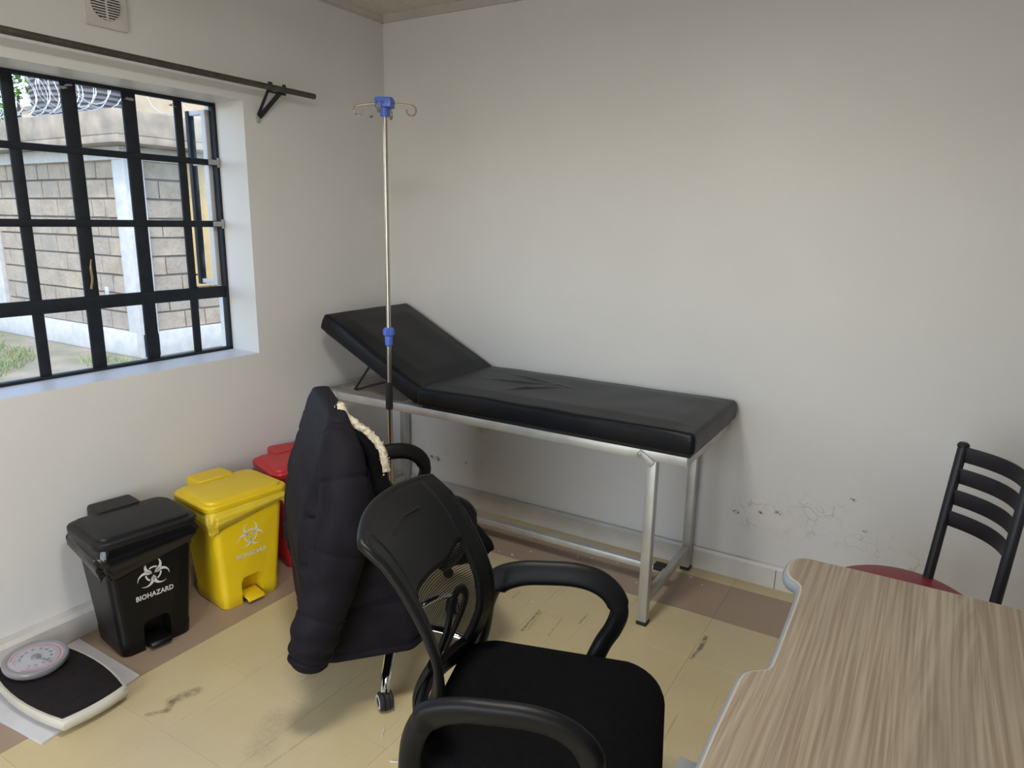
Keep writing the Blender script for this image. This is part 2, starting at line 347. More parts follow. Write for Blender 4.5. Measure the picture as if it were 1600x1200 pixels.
# ------------------------------------------------------------------ mesh helpers
class MB:
    def __init__(s): s.v = []; s.f = []; s.mi = []
    def add(s, vs, fs, mi=0):
        o = len(s.v); s.v += [tuple(v) for v in vs]; s.f += [tuple(i+o for i in f) for f in fs]; s.mi += [mi]*len(fs); return s
    def box(s, c, d, rot=None, mi=0):
        hx, hy, hz = d[0]/2, d[1]/2, d[2]/2
        vs = [Vector((x, y, z)) for x in (-hx, hx) for y in (-hy, hy) for z in (-hz, hz)]
        if rot is not None: vs = [rot @ v for v in vs]
        vs = [v+Vector(c) for v in vs]
        return s.add(vs, [(0, 1, 3, 2), (4, 6, 7, 5), (0, 4, 5, 1), (2, 3, 7, 6), (0, 2, 6, 4), (1, 5, 7, 3)], mi)
    def bar(s, a, b, w, h, up=(0, 0, 1), mi=0):
        a, b = Vector(a), Vector(b); d = (b-a); L = d.length; x = d.normalized()
        y = Vector(up).cross(x)
        if y.length < 1e-4: y = Vector((1, 0, 0)).cross(x)
        y.normalize(); z = x.cross(y)
        rot = Matrix((x, y, z)).transposed()
        return s.box((a+b)/2, (L, w, h), rot, mi)
    def loft(s, rings, cap=True, closed=True, mi=0):
        n = len(rings[0]); vs = [p for r in rings for p in r]; fs = []
        for i in range(len(rings)-1):
            for j in range(n if closed else n-1):
                k = (j+1) % n
                fs.append((i*n+j, i*n+k, (i+1)*n+k, (i+1)*n+j))
        if cap and closed:
            fs.append(tuple(reversed(range(n)))); fs.append(tuple(range((len(rings)-1)*n, len(rings)*n)))
        return s.add(vs, fs, mi)
    def tube(s, pts, r, seg=8, cap=True, flat=None, up=None, mi=0, sq=1.0):
        """r: number or list; flat=(a,b) scales the section along side / up"""
        pts = [Vector(p) for p in pts]; n = len(pts); rings = []
        ref = Vector(up) if up else None
        prev = None
        for i, p in enumerate(pts):
            t = (pts[min(i+1, n-1)]-pts[max(i-1, 0)]).normalized()
            if ref is not None: u = ref - t*ref.dot(t)
            elif prev is not None: u = prev - t*prev.dot(t)
            else:
                u = Vector((0, 0, 1)) - t*t.z
                if u.length < 0.1: u = Vector((1, 0, 0)) - t*t.x
            u.normalize(); prev = u
            w = t.cross(u)
            rr = r[i] if isinstance(r, (list, tuple)) else r
            a, b = flat[i] if isinstance(flat, list) else (flat or (1, 1))
            pw = lambda v: math.copysign(abs(v)**sq, v)
            rings.append([p + w*(pw(math.cos(q))*rr*a) + u*(pw(math.sin(q))*rr*b) for q in [2*math.pi*k/seg for k in range(seg)]])
        return s.loft(rings, cap, mi=mi)
    def lathe(s, prof, c=(0, 0, 0), seg=24, rot=None, mi=0, cap=True):
        rings = []
        for r, z in prof:
            ring = [Vector((r*math.cos(2*math.pi*k/seg), r*math.sin(2*math.pi*k/seg), z)) for k in range(seg)]
            if rot is not None: ring = [rot @ p for p in ring]
            rings.append([p+Vector(c) for p in ring])
        return s.loft(rings, cap, mi=mi)
    def prism(s, outline, z0, z1, mi=0):
        return s.loft([[(x, y, z0) for x, y in outline], [(x, y, z1) for x, y in outline]], mi=mi)
    def build(s, name, m, parent=None, smooth=35, bevel=0, bseg=2, loc=None, rot=None, subsurf=0, solid=0, flip=True):
        me = bpy.data.meshes.new(name); me.from_pydata(s.v, [], s.f)
        ms = m if isinstance(m, (list, tuple)) else [m]
        for x in ms: me.materials.append(x)
        if len(ms) > 1: me.polygons.foreach_set('material_index', s.mi)
        bm = bmesh.new(); bm.from_mesh(me)
        bmesh.ops.remove_doubles(bm, verts=bm.verts, dist=1e-6)
        if flip: bmesh.ops.recalc_face_normals(bm, faces=bm.faces)
        if bevel:
            es = [e for e in bm.edges if len(e.link_faces) == 2 and e.calc_face_angle(0) > R(30)]
            bmesh.ops.bevel(bm, geom=es, offset=bevel, segments=bseg, profile=0.5, affect='EDGES', clamp_overlap=True)
        bm.to_mesh(me); bm.free()
        if smooth:
            me.polygons.foreach_set('use_smooth', [True]*len(me.polygons))
            me.set_sharp_from_angle(angle=R(smooth))
        me.update()
        o = bpy.data.objects.new(name, me); COL.objects.link(o)
        if parent is not None: o.parent = parent
        if loc is not None: o.location = loc
        if rot is not None: o.rotation_euler = rot
        if solid:
            md = o.modifiers.new('solid', 'SOLIDIFY'); md.thickness = solid; md.offset = 0
        if subsurf:
            md = o.modifiers.new('sub', 'SUBSURF'); md.levels = subsurf; md.render_levels = subsurf
        return o

def tag(o, label=None, cat=None, group=None, kind=None):
    if label: o['label'] = label
    if cat: o['category'] = cat
    if group: o['group'] = group
    if kind: o['kind'] = kind
    return o
def thing(name, label, cat, loc=(0, 0, 0), rz=0.0, group=None, kind=None):
    o = bpy.data.objects.new(name, None); COL.objects.link(o)
    o.location = loc; o.rotation_euler = (0, 0, rz); o.empty_display_size = 0.1
    return tag(o, label, cat, group, kind)
def struct(o, label=None):
    return tag(o, label, None, None, 'structure')
def rrect(hx, hy, r, n=5, cx=0, cy=0):
    pts = []
    for (sx, sy, a0) in ((1, 1, 0), (-1, 1, 90), (-1, -1, 180), (1, -1, 270)):
        for k in range(n+1):
            a = R(a0+90*k/n)
            pts.append((cx+sx*(hx-r)+r*math.cos(a), cy+sy*(hy-r)+r*math.sin(a)))
    return pts
def rbox_mesh(size, r, cuts, disp=None):
    """rounded box on a grid; disp(p, nrm) moves vertices"""
    h = [x/2 for x in size]
    def axis(hh, n):
        a = [-hh, -hh+r*.12, -hh+r*.35, -hh+r*.65, -hh+r]
        mid = [(-hh+r)+(2*hh-2*r)*k/n for k in range(1, n)]
        return a+mid+[-x for x in reversed(a)]
    ax = [axis(h[i], cuts[i]) for i in range(3)]
    mb = MB()
    def face(i, j, k, sgn):
        A, B = ax[i], ax[j]; vs = []; fs = []
        for a in A:
            for b in B:
                p = [0, 0, 0]; p[i] = a; p[j] = b; p[k] = sgn*h[k]
                q = Vector([max(-(h[t]-r), min(h[t]-r, p[t])) for t in range(3)])
                d = Vector(p)-q
                nn = d.normalized(); v = q+nn*r
                if disp: v = v+disp(v, nn)
                vs.append(v)
        nb = len(B)
        for x in range(len(A)-1):
            for y in range(nb-1):
                fs.append((x*nb+y, x*nb+y+1, (x+1)*nb+y+1, (x+1)*nb+y))
        mb.add(vs, fs)
    for i, j, k in ((0, 1, 2), (0, 2, 1), (1, 2, 0)):
        face(i, j, k, 1); face(i, j, k, -1)
    return mb
def boolean_cut(o, cutter):
    md = o.modifiers.new('cut', 'BOOLEAN'); md.object = cutter; md.operation = 'DIFFERENCE'; md.solver = 'EXACT'
    dg = bpy.context.evaluated_depsgraph_get()
    me = bpy.data.meshes.new_from_object(o.evaluated_get(dg))
    o.modifiers.clear(); old = o.data; o.data = me
    bpy.data.objects.remove(cutter)
    me.polygons.foreach_set('use_smooth', [True]*len(me.polygons)); me.set_sharp_from_angle(angle=R(35))
def text_mesh(txt, size, bold=0.0):
    cu = bpy.data.curves.new('t', 'FONT'); cu.body = txt; cu.size = size; cu.align_x = 'CENTER'; cu.offset = bold; cu.resolution_u = 3; cu.space_character = 1.06
    o = bpy.data.objects.new('t', cu); COL.objects.link(o)
    dg = bpy.context.evaluated_depsgraph_get()
    me = bpy.data.meshes.new_from_object(o.evaluated_get(dg))
    bpy.data.objects.remove(o)
    return [v.co.copy() for v in me.vertices], [tuple(p.vertices) for p in me.polygons]
def smooth_path(pts, n=6):
    """Catmull-Rom through the points"""
    P = [Vector(p) for p in pts]; out = []
    for i in range(len(P)-1):
        p0 = P[max(i-1, 0)]; p1 = P[i]; p2 = P[i+1]; p3 = P[min(i+2, len(P)-1)]
        for k in range(n):
            t = k/n
            out.append(0.5*((2*p1)+(-p0+p2)*t+(2*p0-5*p1+4*p2-p3)*t*t+(-p0+3*p1-3*p2+p3)*t**3))
    out.append(P[-1]); return out
def lerp_tab(tab, x):
    if x <= tab[0][0]: return tab[0][1]
    for (a, b), (c, d) in zip(tab, tab[1:]):
        if x <= c: return b+(d-b)*(x-a)/(c-a)
    return tab[-1][1]

# ================================================================== ROOM SHELL
XR, YF, ZC = 3.62, -4.35, 2.56      # right wall, wall behind the camera, ceiling
WY0, WY1, WZ0, WZ1 = -2.45, -0.90, 0.937, 2.028     # window opening
TH = 0.26
mb = MB()
mb.box((-TH/2, (YF+0)/2, WZ0/2-.1), (TH, -YF, WZ0+.2))
mb.box((-TH/2, (YF+0)/2, (WZ1+2.75)/2), (TH, -YF, 2.75-WZ1))
mb.box((-TH/2, (WY1+0)/2, (WZ0+WZ1)/2), (TH, -WY1, WZ1-WZ0))
mb.box((-TH/2, (WY0+YF)/2, (WZ0+WZ1)/2), (TH, WY0-YF, WZ1-WZ0))
struct(mb.build('wall_left', M['wall'], smooth=0))
struct(MB().box((XR/2-TH/2, TH/2, 1.3), (XR+TH, TH, 2.9)).build('wall_back', M['wall'], smooth=0))
struct(MB().box((XR+TH/2, YF/2, 1.3), (TH, -YF+2*TH, 2.9)).build('wall_right', M['wall'], smooth=0))
mb = MB(); dx0, dx1, dz = .95, 2.55, 2.15      # unseen doorway, added to house the fill light
mb.box(((dx0-TH)/2, YF-TH/2, 1.3), (dx0+TH, TH, 2.9)); mb.box(((dx1+XR)/2, YF-TH/2, 1.3), (XR-dx1, TH, 2.9)); mb.box(((dx0+dx1)/2, YF-TH/2, (dz+2.75)/2), (dx1-dx0, TH, 2.75-dz))
struct(mb.build('wall_front', M['wall'], smooth=0))
dj = MB(); dj.box((dx0+.025, YF-TH/2, dz/2), (.05, TH+.02, dz)); dj.box((dx1-.025, YF-TH/2, dz/2), (.05, TH+.02, dz)); dj.box(((dx0+dx1)/2, YF-TH/2, dz-.025), (dx1-dx0-.1, TH+.02, .05))
struct(dj.build('added_door_1', M['trim'], smooth=0))  # frame of the added, unseen doorway round the fill light

# ceiling of narrow boards
ceil = struct(MB().box((XR/2, YF/2, ZC+.10), (XR+2*TH, -YF+2*TH, .16)).build('ceiling', M['ceiling'], smooth=0))
bw_ = 0.121
board_me = None
k = 0
x = 0.0
while x < XR-.02:
    if board_me is None:
        o = MB().box((0, 0, 0), (bw_-.004, -YF-.002, .018)).build('ceiling_board', M['ceiling'], ceil, bevel=.003, bseg=1)
        board_me = o.data
    else:
        o = bpy.data.objects.new('ceiling_board', board_me); COL.objects.link(o); o.parent = ceil
    o.location = (min(x+bw_/2, XR-bw_/2), YF/2, ZC+.009+random.uniform(-.0008, .0008)); x += bw_

def cornice(name, a, b, n):
    mb = MB(); a = Vector(a); b = Vector(b); n = Vector(n)
    prof = [(0.0, 0.0), (0.0, -.034), (.010, -.034), (.012, -.022), (.022, -.010), (.026, 0.0)]
    mb.loft([[p + n*q[0] + Vector((0, 0, q[1])) for q in prof] for p in (a, b)])
    return struct(mb.build(name, M['trim'], smooth=0))
cornice('trim_1', (0, 0, ZC), (XR, 0, ZC), (0, -1, 0))
cornice('trim_2', (0, 0, ZC), (0, YF, ZC), (1, 0, 0))

# skirting boards
def skirting(name, a, b, n, t, h, seams):
    mb = MB(); a = Vector(a); b = Vector(b); n = Vector(n)
    prof = [(0, 0), (t, 0), (t, h*.86), (t*.8, h), (0, h)]
    mb.loft([[p + n*q[0] + Vector((0, 0, q[1])) for q in prof] for p in (a, b)])
    o = struct(mb.build(name, M['base'], smooth=0))
    for s in seams:
        p = a+(b-a)*s
        MB().box(p+n*(t/2+.0008)+Vector((0, 0, h*.42)), (max(abs((b-a).normalized().x)*.003, abs(n.x)*t), max(abs((b-a).normalized().y)*.003, abs(n.y)*t), h*.86)).build('skirting_joint', M['mortar'], o, smooth=0)
    return o
skirting('baseboard_back', (0.0, 0, 0), (XR, 0, 0), (0, -1, 0), .020, .103, (.604,))
skirting('baseboard_left', (0, 0, 0), (0, YF, 0), (1, 0, 0), .055, .098, ())

# floor tiles
floor = struct(MB().box((XR/2, YF/2, -.05), (XR+2*TH, -YF+2*TH, .094)).build('floor', M['subfloor'], smooth=0))
T = 0.3125; G = 0.0005
tile_cache = {}
def tile(x0, x1, y0, y1, m):
    key = (round(x1-x0, 4), round(y1-y0, 4), m)
    if key not in tile_cache:
        o = MB().box((0, 0, -.0015), (x1-x0-G, y1-y0-G, .003)).build('floor_tile', M[m], floor, bevel=.0006, bseg=1, smooth=0); tile_cache[key] = o.data
    else:
        o = bpy.data.objects.new('floor_tile', tile_cache[key]); COL.objects.link(o); o.parent = floor
    o.location = ((x0+x1)/2, (y0+y1)/2, 0)
SX, SY, BY = 0.463, -0.405, -0.1
xs = [SX+T*i for i in range(11)]; ys = [SY-T*i for i in range(13)]
xs = [x for x in xs if x < XR-.02]+[XR]; ys = [y for y in ys if y > YF+.02]+[YF]
for i in range(len(xs)-1):
    for j in range(len(ys)-1):
        tile(xs[i], xs[i+1], ys[j+1], ys[j], 'tile')
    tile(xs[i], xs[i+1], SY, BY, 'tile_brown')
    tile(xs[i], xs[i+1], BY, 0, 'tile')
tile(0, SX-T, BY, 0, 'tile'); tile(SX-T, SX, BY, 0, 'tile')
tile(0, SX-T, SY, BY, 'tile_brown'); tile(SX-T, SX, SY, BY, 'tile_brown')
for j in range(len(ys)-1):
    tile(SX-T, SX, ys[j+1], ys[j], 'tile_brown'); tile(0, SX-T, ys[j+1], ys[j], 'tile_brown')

# ================================================================== WINDOW
win = tag(bpy.data.objects.new('window_1', None), 'black steel casement window with burglar bars in the left wall', None, None, 'structure'); COL.objects.link(win)
FX = -0.20
YL = WY0
vb = [(-1.715, .040), (-1.513, .055), (-1.285, .056), (-1.073, .036)]
vb = [(-2.36, .036), (-2.14, .055), (-1.93, .055)] + vb
hb = [(1.777, .026), (1.512, .028), (1.208, .052)]
fr = MB()
fr.box((FX, (WY0+WY1)/2, WZ1-.006), (.024, WY1-WY0, .016)); fr.box((FX, (WY0+WY1)/2, WZ0+.005), (.034, WY1-WY0, .014))
fr.box((FX, WY1-.006, (WZ0+WZ1)/2), (.034, .014, WZ1-WZ0)); fr.box((FX, WY0+.006, (WZ0+WZ1)/2), (.034, .014, WZ1-WZ0))
fr.build('window_frame', M['black_steel'], win, bevel=.002)
for y, w in vb:
    MB().box((FX+.001, y, (WZ0+WZ1)/2), (.012, w, WZ1-WZ0-.01)).build('glazing_bar', M['black_steel'], win, bevel=.004)
for z, h in hb:
    MB().box((FX+.003, (WY0+WY1)/2, z), (.016, WY1-WY0-.01, h)).build('glazing_bar', M['black_steel'], win, bevel=.004)
# panes
ycuts = [WY0]+[y for y, w in vb]+[WY1]; zcuts = [WZ0, 1.208, 1.512, 1.777, WZ1]
pane_n = 0
for i in range(len(ycuts)-1):
    for j in range(4):
        if i == len(ycuts)-2 and j > 0: continue          # the opened casement
        MB().box((FX-.008, (ycuts[i]+ycuts[i+1])/2, (zcuts[j]+zcuts[j+1])/2), (.003, ycuts[i+1]-ycuts[i]-.004, zcuts[j+1]-zcuts[j]-.004)).build('pane', M['glass'], win, smooth=0)
# casement leaf swung open outward
leaf = bpy.data.objects.new('casement', None); COL.objects.link(leaf); leaf.parent = win
LY = WY1-.022; lx0, lx1 = FX-.02, FX-.150
lf = MB()
lf.box((lx0-.012, LY, (1.235+2.0)/2), (.030, .022, 2.0-1.235)); lf.build('hinge_stile', M['pale_steel'], leaf, bevel=.002)
MB().box((lx1+.010, LY, (1.235+2.0)/2), (.022, .030, 2.0-1.235)).build('outer_stile', M['black_steel'], leaf, bevel=.002)
lf = MB()
for z in (1.25, 1.512, 1.777, 1.99): lf.box(((lx0+lx1)/2, LY, z), (lx0-lx1-.03, .018, .020))
lf.build('casement_rail', M['pale_steel'], leaf, bevel=.002)
MB().box(((lx0+lx1)/2, LY, (1.25+1.99)/2), (lx0-lx1-.04, .003, .73)).build('casement_pane', M['glass'], leaf, smooth=0)
for z in (1.777, 1.512):
    h = MB(); h.box((FX+.024, WY1-.035, z), (.006, .050, .022)); h.tube([(FX+.022, WY1-.010, z-.02), (FX+.022, WY1-.010, z+.02)], .006, 8)
    h.build('hinge', M['putty'], win, bevel=.001)
hd = MB(); hd.tube(smooth_path([(FX+.010, -1.505, 1.375), (FX+.018, -1.514, 1.345), (FX+.016, -1.512, 1.30), (FX+.012, -1.518, 1.262)], 4), [.003]*4+[.0048]*9, 8)
hd.build('handle', M['brass'], win)
st = MB(); st.tube([(FX+.02, -1.06, 1.235), (FX-.02, -1.06, 1.235), (FX-.02, -1.06, 1.285), (FX-.02, -1.03, 1.290)], .004, 6)
st.build('stay', M['black_metal'], win)
# old putty specks along the top bar
pt = MB()
for y in (-1.79, -1.53, -1.30, -1.10, -1.515, -1.28):
    z = WZ1-.02-random.random()*.02
    pt.add([(FX+.0082, y+random.uniform(-.02, .02)+a*.012, z+b*.006) for a, b in ((-1, -.6), (.2, -1), (1, .1), (.3, 1), (-.7, .6))], [(0, 1, 2, 3, 4)])
pt.build('putty_spot', M['putty'], win, smooth=0)

# ================================================================== AIR VENT
vent = thing('air_vent', 'square white plastic air vent with round grille high on the window wall', 'vent', (0, -1.462, 2.262))
pl = rrect(.077, .077, .008, 3)
mb = MB(); mb.loft([[(x_, a, b) for a, b in pl] for x_ in (0.0005, .010)] + [[(.013, a*.97, b*.97) for a, b in pl]])
vp = mb.build('plate', M['white_plastic'], vent)
MB().lathe([(.052, 0), (.052, .012)], (0.0035, 0, 0), 32, Matrix.Rotation(R(90), 3, 'Y')).build('grille_opening', M['dark_void'], vent)
for k in range(12):
    z = -.048+k*.0087
    hw = math.sqrt(max(.0525**2-z*z, 0.00003))
    MB().box((.0165, 0, z), (.004, 2*hw, .0042), Matrix.Rotation(R(0), 3, 'Y')).build('slat', M['white_plastic'], vent, smooth=0)
MB().box((.0172, 0, 0), (.005, .006, .104)).build('mullion', M['white_plastic'], vent, smooth=0)

# ================================================================== CURTAIN ROD
rod = thing('curtain_rod', 'dark weathered curtain rod on black strap bracket above the window', 'curtain rod', (0, -0.574, 2.086))
RX = .085
def ry(y): return 2.084 + (y+.574)*-.006 - 2.086
mb = MB(); mb.tube([(RX, .0, ry(-.574)), (RX, -1.2, ry(-1.774)), (RX, -2.25, ry(-2.82))], .0125, 12)
mb.build('pole', M['rod'], rod)
jt = MB(); jt.tube([(RX, -.62, ry(-1.2)), (RX, -.632, ry(-1.2))], .0132, 12); jt.build('pole_joint', M['rod'], rod)
for yb in (-.235, -2.05):
    br = MB()
    for (y0, w) in ((yb, .020), (yb+.075, .016)):
        br.bar((RX-.014, y0, .024), (RX-.016, y0, -.020), w, .006, (1, 0, 0))
    br.bar((RX-.015, yb+.075, .010), (.006, yb-.015, -.118), .020, .006, (1, 0, 0))
    br.bar((RX-.015, yb, .012), (.006, yb-.020, -.110), .012, .006, (1, 0, 0))
    br.bar((RX-.020, yb-.005, -.015), (RX-.020, yb+.080, -.015), .006, .008)
    b_ = br.build('bracket', M['black_metal'], rod, bevel=.001)
    MB().box((.004, yb-.018, -.128), (.008, .018, .026)).build('bracket_foot', M['putty'], b_, bevel=.002)

# wall nail
nail = tag(MB().tube([(0, -.113, 2.06), (.012, -.113, 2.058), (.016, -.113, 2.064)], .004, 6).build('nail', M['brass']), 'small bent nail in the window wall beside the drip stand top', 'nail')

# ================================================================== EXAMINATION TABLE
bed = thing('examination_table', 'black padded examination table with raised backrest and silver tube frame', 'examination table', (0, 0, 0))
FT = .722; RS = .038
YN, YB = -.590, -.050
X0, X1 = .048, 1.935
def rail(a, b, name='frame_rail', w=RS, h=RS, up=(0, 0, 1)):
    return MB().bar(a, b, w, h, up).build(name, M['silver'], bed, bevel=.003)
zc = FT-RS/2
rail((X0, YN, zc), (X1, YN, zc)); rail((X0, YB, zc), (X1, YB, zc))
rail((X0+RS/2, YN+RS/2, zc), (X0+RS/2, YB-RS/2, zc)); rail((X1-RS/2, YN+RS/2, zc), (X1-RS/2, YB-RS/2, zc))
rail((.62, YN+RS/2, zc), (.62, YB-RS/2, zc))
LX = (.140, 1.800)
for x_ in LX:
    for y_ in (YN, YB):
        lg = MB().bar((x_, y_, .014), (x_, y_, FT-RS), RS, RS, (0, 1, 0)).build('leg', M['silver'], bed, bevel=.003)
        MB().box((x_, y_, .007), (RS+.004, RS+.004, .014)).build('foot_cap', M['rubber'], lg, bevel=.002)
    rail((x_, YN+RS/2, .100), (x_, YB-RS/2, .100), 'cross_rail', .030, .038)
rail((LX[0]+.015, -.31, .105), (LX[1]-.015, -.31, .105), 'stretcher', .038, .030)
MB().box((LX[1]-.035, -.31, .112), (.05, .044, .024)).build('stretcher_end', M['rubber'], bed, bevel=.003)
for y_ in (YN, YB):
  for x_, s in ((LX[1], -1), (LX[0], 1)):
    br = MB(); yy = y_-.024 if y_ == YN else y_+.024
    br.bar((x_+s*.052, yy, zc+.008), (x_-s*.008, yy, zc-.030), .026, .008, (0, 1, 0))
    br.tube([(x_+s*.045, yy-.008, zc+.004), (x_+s*.045, yy+.008, zc+.004)], .008, 8); br.tube([(x_-s*.004, yy-.008, zc-.026), (x_-s*.004, yy+.008, zc-.026)], .007, 8)
    br.build('hinge_bracket', M['silver'], bed, bevel=.0015)
def matt_disp(sx, sy, seed):
    def d(p, nn):
        o = Vector((0, 0, 0))
        w = noise.noise(Vector((p.x*6+seed, p.y*6, p.z*4)))*.003
        if nn.z > .5:
            e = min(1, (sx/2-abs(p.x))/.10)*min(1, (sy/2-abs(p.y))/.10)
            o.z += .010*max(0, e)+w
            # creases in the cover
            for cx, cy, ang, L in ((-.28, .02, 12, .16), (-.20, -.06, 55, .10), (-.24, .10, -14, .18), (-.15, -.03, 40, .09)):
                q = Vector((p.x-cx, p.y-cy)); a = R(ang); u = q.x*math.cos(a)+q.y*math.sin(a); v = -q.x*math.sin(a)+q.y*math.cos(a)
                o.z += .006*math.exp(-(v/.010)**2)*math.exp(-(u/L)**2) if seed < 5 else 0
        else:
            o += nn*(w*.9 + .004*math.cos(p.z/.085*math.pi))
            if abs(nn.y) > .5: o.y += nn.y*.004*math.sin(p.x*9+1)
        return o
    return d
MX0, MX1, MY0, MY1, MT = .700, 1.958, -.628, -.022, .085
o = rbox_mesh((MX1-MX0, MY1-MY0, MT), .016, (110, 60, 4), matt_disp(MX1-MX0, MY1-MY0, 1)).build('mattress', M['vinyl'], bed, smooth=60, loc=((MX0+MX1)/2, (MY0+MY1)/2, FT+.012+MT/2))
MB().box(((MX0+MX1)/2, (MY0+MY1)/2, FT+.006), (MX1-MX0-.03, MY1-MY0-.04, .012)).build('base_board', M['rubber'], bed, smooth=0)
BA = R(26.5); BL = .655
bo = bpy.data.objects.new('backrest', None)
mbk = rbox_mesh((BL, MY1-MY0, MT), .014, (50, 40, 4), matt_disp(BL, MY1-MY0, 9))
rotb = Matrix.Rotation(BA, 3, 'Y')
hinge = Vector((.690, (MY0+MY1)/2, FT+.014))
mbk.v = [tuple(hinge + rotb @ (Vector(v)+Vector((-BL/2, 0, MT/2)))) for v in mbk.v]
bk = mbk.build('backrest', M['vinyl'], bed, smooth=60)
pb = MB(); pb.box(hinge+rotb @ Vector((-BL/2, 0, -.006)), (BL-.05, MY1-MY0-.05, .012), rotb); pb.build('backrest_board', M['rubber'], bk, smooth=0)
for y_ in (-.50, -.15):
    st = MB(); st.tube(smooth_path([(.325, y_, .870), (.262, y_, .790), (.208, y_, .722), (.216, y_, .716), (.32, y_, .752), (.42, y_, .785)], 3), .006, 8)
    st.build('backrest_strut', M['black_metal'], bed)
MB().bar((.42, -.15, .785), (.42, -.50, .785), .01, .01).build('strut_bar', M['black_metal'], bed)
MB().box((.33, -.33, .7075), (.40, .43, .006)).build('tray_board', mat('bare_board', (.42, .36, .30), .7), bed, smooth=0)

# ================================================================== DRIP STAND
iv = thing('drip_stand', 'stainless steel drip stand with blue hook hub in front of the examination table', 'drip stand', (.690, -.800, 0))
MB().tube([(0, 0, .10), (0, 0, .86)], .0125, 16).build('outer_pole', M['steel'], iv)
MB().tube([(.004, 0, .80), (.012, 0, 1.965)], .0092, 16).build('inner_pole', M['steel'], iv)
MB().lathe([(.0145, .755), (.0155, .76), (.0155, .868), (.0145, .872)], seg=20).build('grip', M['rubber'], iv)
cl = MB(); cl.lathe([(.013, 1.03), (.016, 1.034), (.0165, 1.070), (.014, 1.078)], (.006, 0, 0), 20)
fl = []
for k in range(40):
    a = 2*math.pi*k/40; fl.append((.0215+.0022*(k % 2))*1.0)
for z0, z1, f0, f1 in ((1.072, 1.078, .8, 1), (1.078, 1.098, 1, 1), (1.098, 1.106, 1, .75)):
    cl.loft([[(.006+fl[k]*f*math.cos(2*math.pi*k/40), fl[k]*f*math.sin(2*math.pi*k/40), z) for k in range(40)] for z, f in ((z0, f0), (z1, f1))])
cl.build('lock_collar', M['blue'], iv)
hubm = MB()
hubm.lathe([(.0175, 1.935), (.0185, 1.940), (.022, 1.970), (.022, 1.975)], (.012, 0, 0), 24)
hq = Matrix.Rotation(R(30), 2); pl = [((hq @ Vector(p)).x+.012, (hq @ Vector(p)).y) for p in rrect(.034, .034, .009, 4)]
hubm.loft([[(a, b, z) for a, b in pl] for z in (1.968, 1.998)]+[[(.012+(a-.012)*.92, b*.92, 2.003) for a, b in pl]])
hub = hubm.build('hub', M['blue'], iv)
MB().lathe([(.010, 0), (.010, .004), (.006, .006)], (.040, -.012, 1.984), 16, Matrix.Rotation(R(90), 3, 'Y') @ Matrix.Rotation(R(0), 3, 'X')).build('hub_cap', M['blue'], hub)
hk = Matrix.Rotation(R(-14), 3, 'Z')
for ang in (0, 90, 180, 270):
    rz = Matrix.Rotation(R(ang+28), 3, 'Z')
    pts = [(.028, 0, 1.985), (.080, 0, 1.980), (.100, 0, 1.977)]
    rr = .019; cx_, cz_ = .104, 1.957
    for k in range(1, 14):
        a = R(90-k*22); pts.append((cx_+rr*math.cos(a), 0, cz_+rr*math.sin(a)))
    pts = [Vector((.012, 0, 0))+rz @ Vector(p) for p in pts]
    MB().tube(smooth_path(pts, 2), .0034, 8).build('hook', M['steel'], iv)
hb_ = MB(); hb_.lathe([(.03, .075), (.032, .08), (.032, .125), (.016, .135)], seg=20)
hb_.build('base_hub', M['rubber'], iv)
for k in range(5):
    rz = Matrix.Rotation(R(72*k+18), 3, 'Z')
    lg = MB().tube([rz @ Vector(p) for p in ((.02, 0, .10), (.16, 0, .085), (.265, 0, .062))], [.014, .013, .011], 10).build('base_leg', M['steel'], iv)
    c = MB(); 
    c.lathe([(.019, -.009), (.023, -.006), (.023, .006), (.019, .009)], rz @ Vector((.262, 0, .0235)), 16, rz @ Matrix.Rotation(R(90), 3, 'X'))
    c.tube([rz @ Vector((.255, 0, .03)), rz @ Vector((.255, 0, .07))], .008, 8)
    c.build('caster', M['rubber'], lg)

# ================================================================== PEDAL BINS
def face_x(z):            # front face (local +x) of the tapered body
    return .114+(.134-.114)*z/.44
def biohazard(parent, m, s, zc, y0=0.0):
    """emblem on the front face; s = overall radius"""
    mb = MB()
    def put(p, q): return (face_x(zc+q)+.0004, y0+p, zc+q)
    def strip(c1, r1, c2, r2, a0, a1, n=26):
        vs = []; fs = []
        for k in range(n+1):
            a = a0+(a1-a0)*k/n
            for c_, r_ in ((c1, r1), (c2, r2)):
                vs.append(put(c_[0]+r_*math.cos(a), c_[1]+r_*math.sin(a)))
        for k in range(n): fs.append((2*k, 2*k+1, 2*k+3, 2*k+2))
        mb.add(vs, fs)
    for t in (90, 210, 330):
        a = R(t); d = (math.cos(a), math.sin(a))
        R1, R2 = .50*s, .375*s
        c1 = (d[0]*.47*s, d[1]*.47*s); c2 = (d[0]*.590*s, d[1]*.590*s)
        strip(c1, R1, c2, R2, a+R(28), a+R(180-20)); strip(c1, R1, c2, R2, a+R(180+20), a+R(360-28))
        # centre spokes
        vs = []
        strip((0, 0), .30*s, (0, 0), .09*s, a+R(180-15), a+R(180+15), 4)
        # ring piece inside the lobe
        strip((0, 0), .47*s, (0, 0), .375*s, a-R(31), a+R(31), 10)
    return mb.build('emblem', m, parent, smooth=0, flip=False)
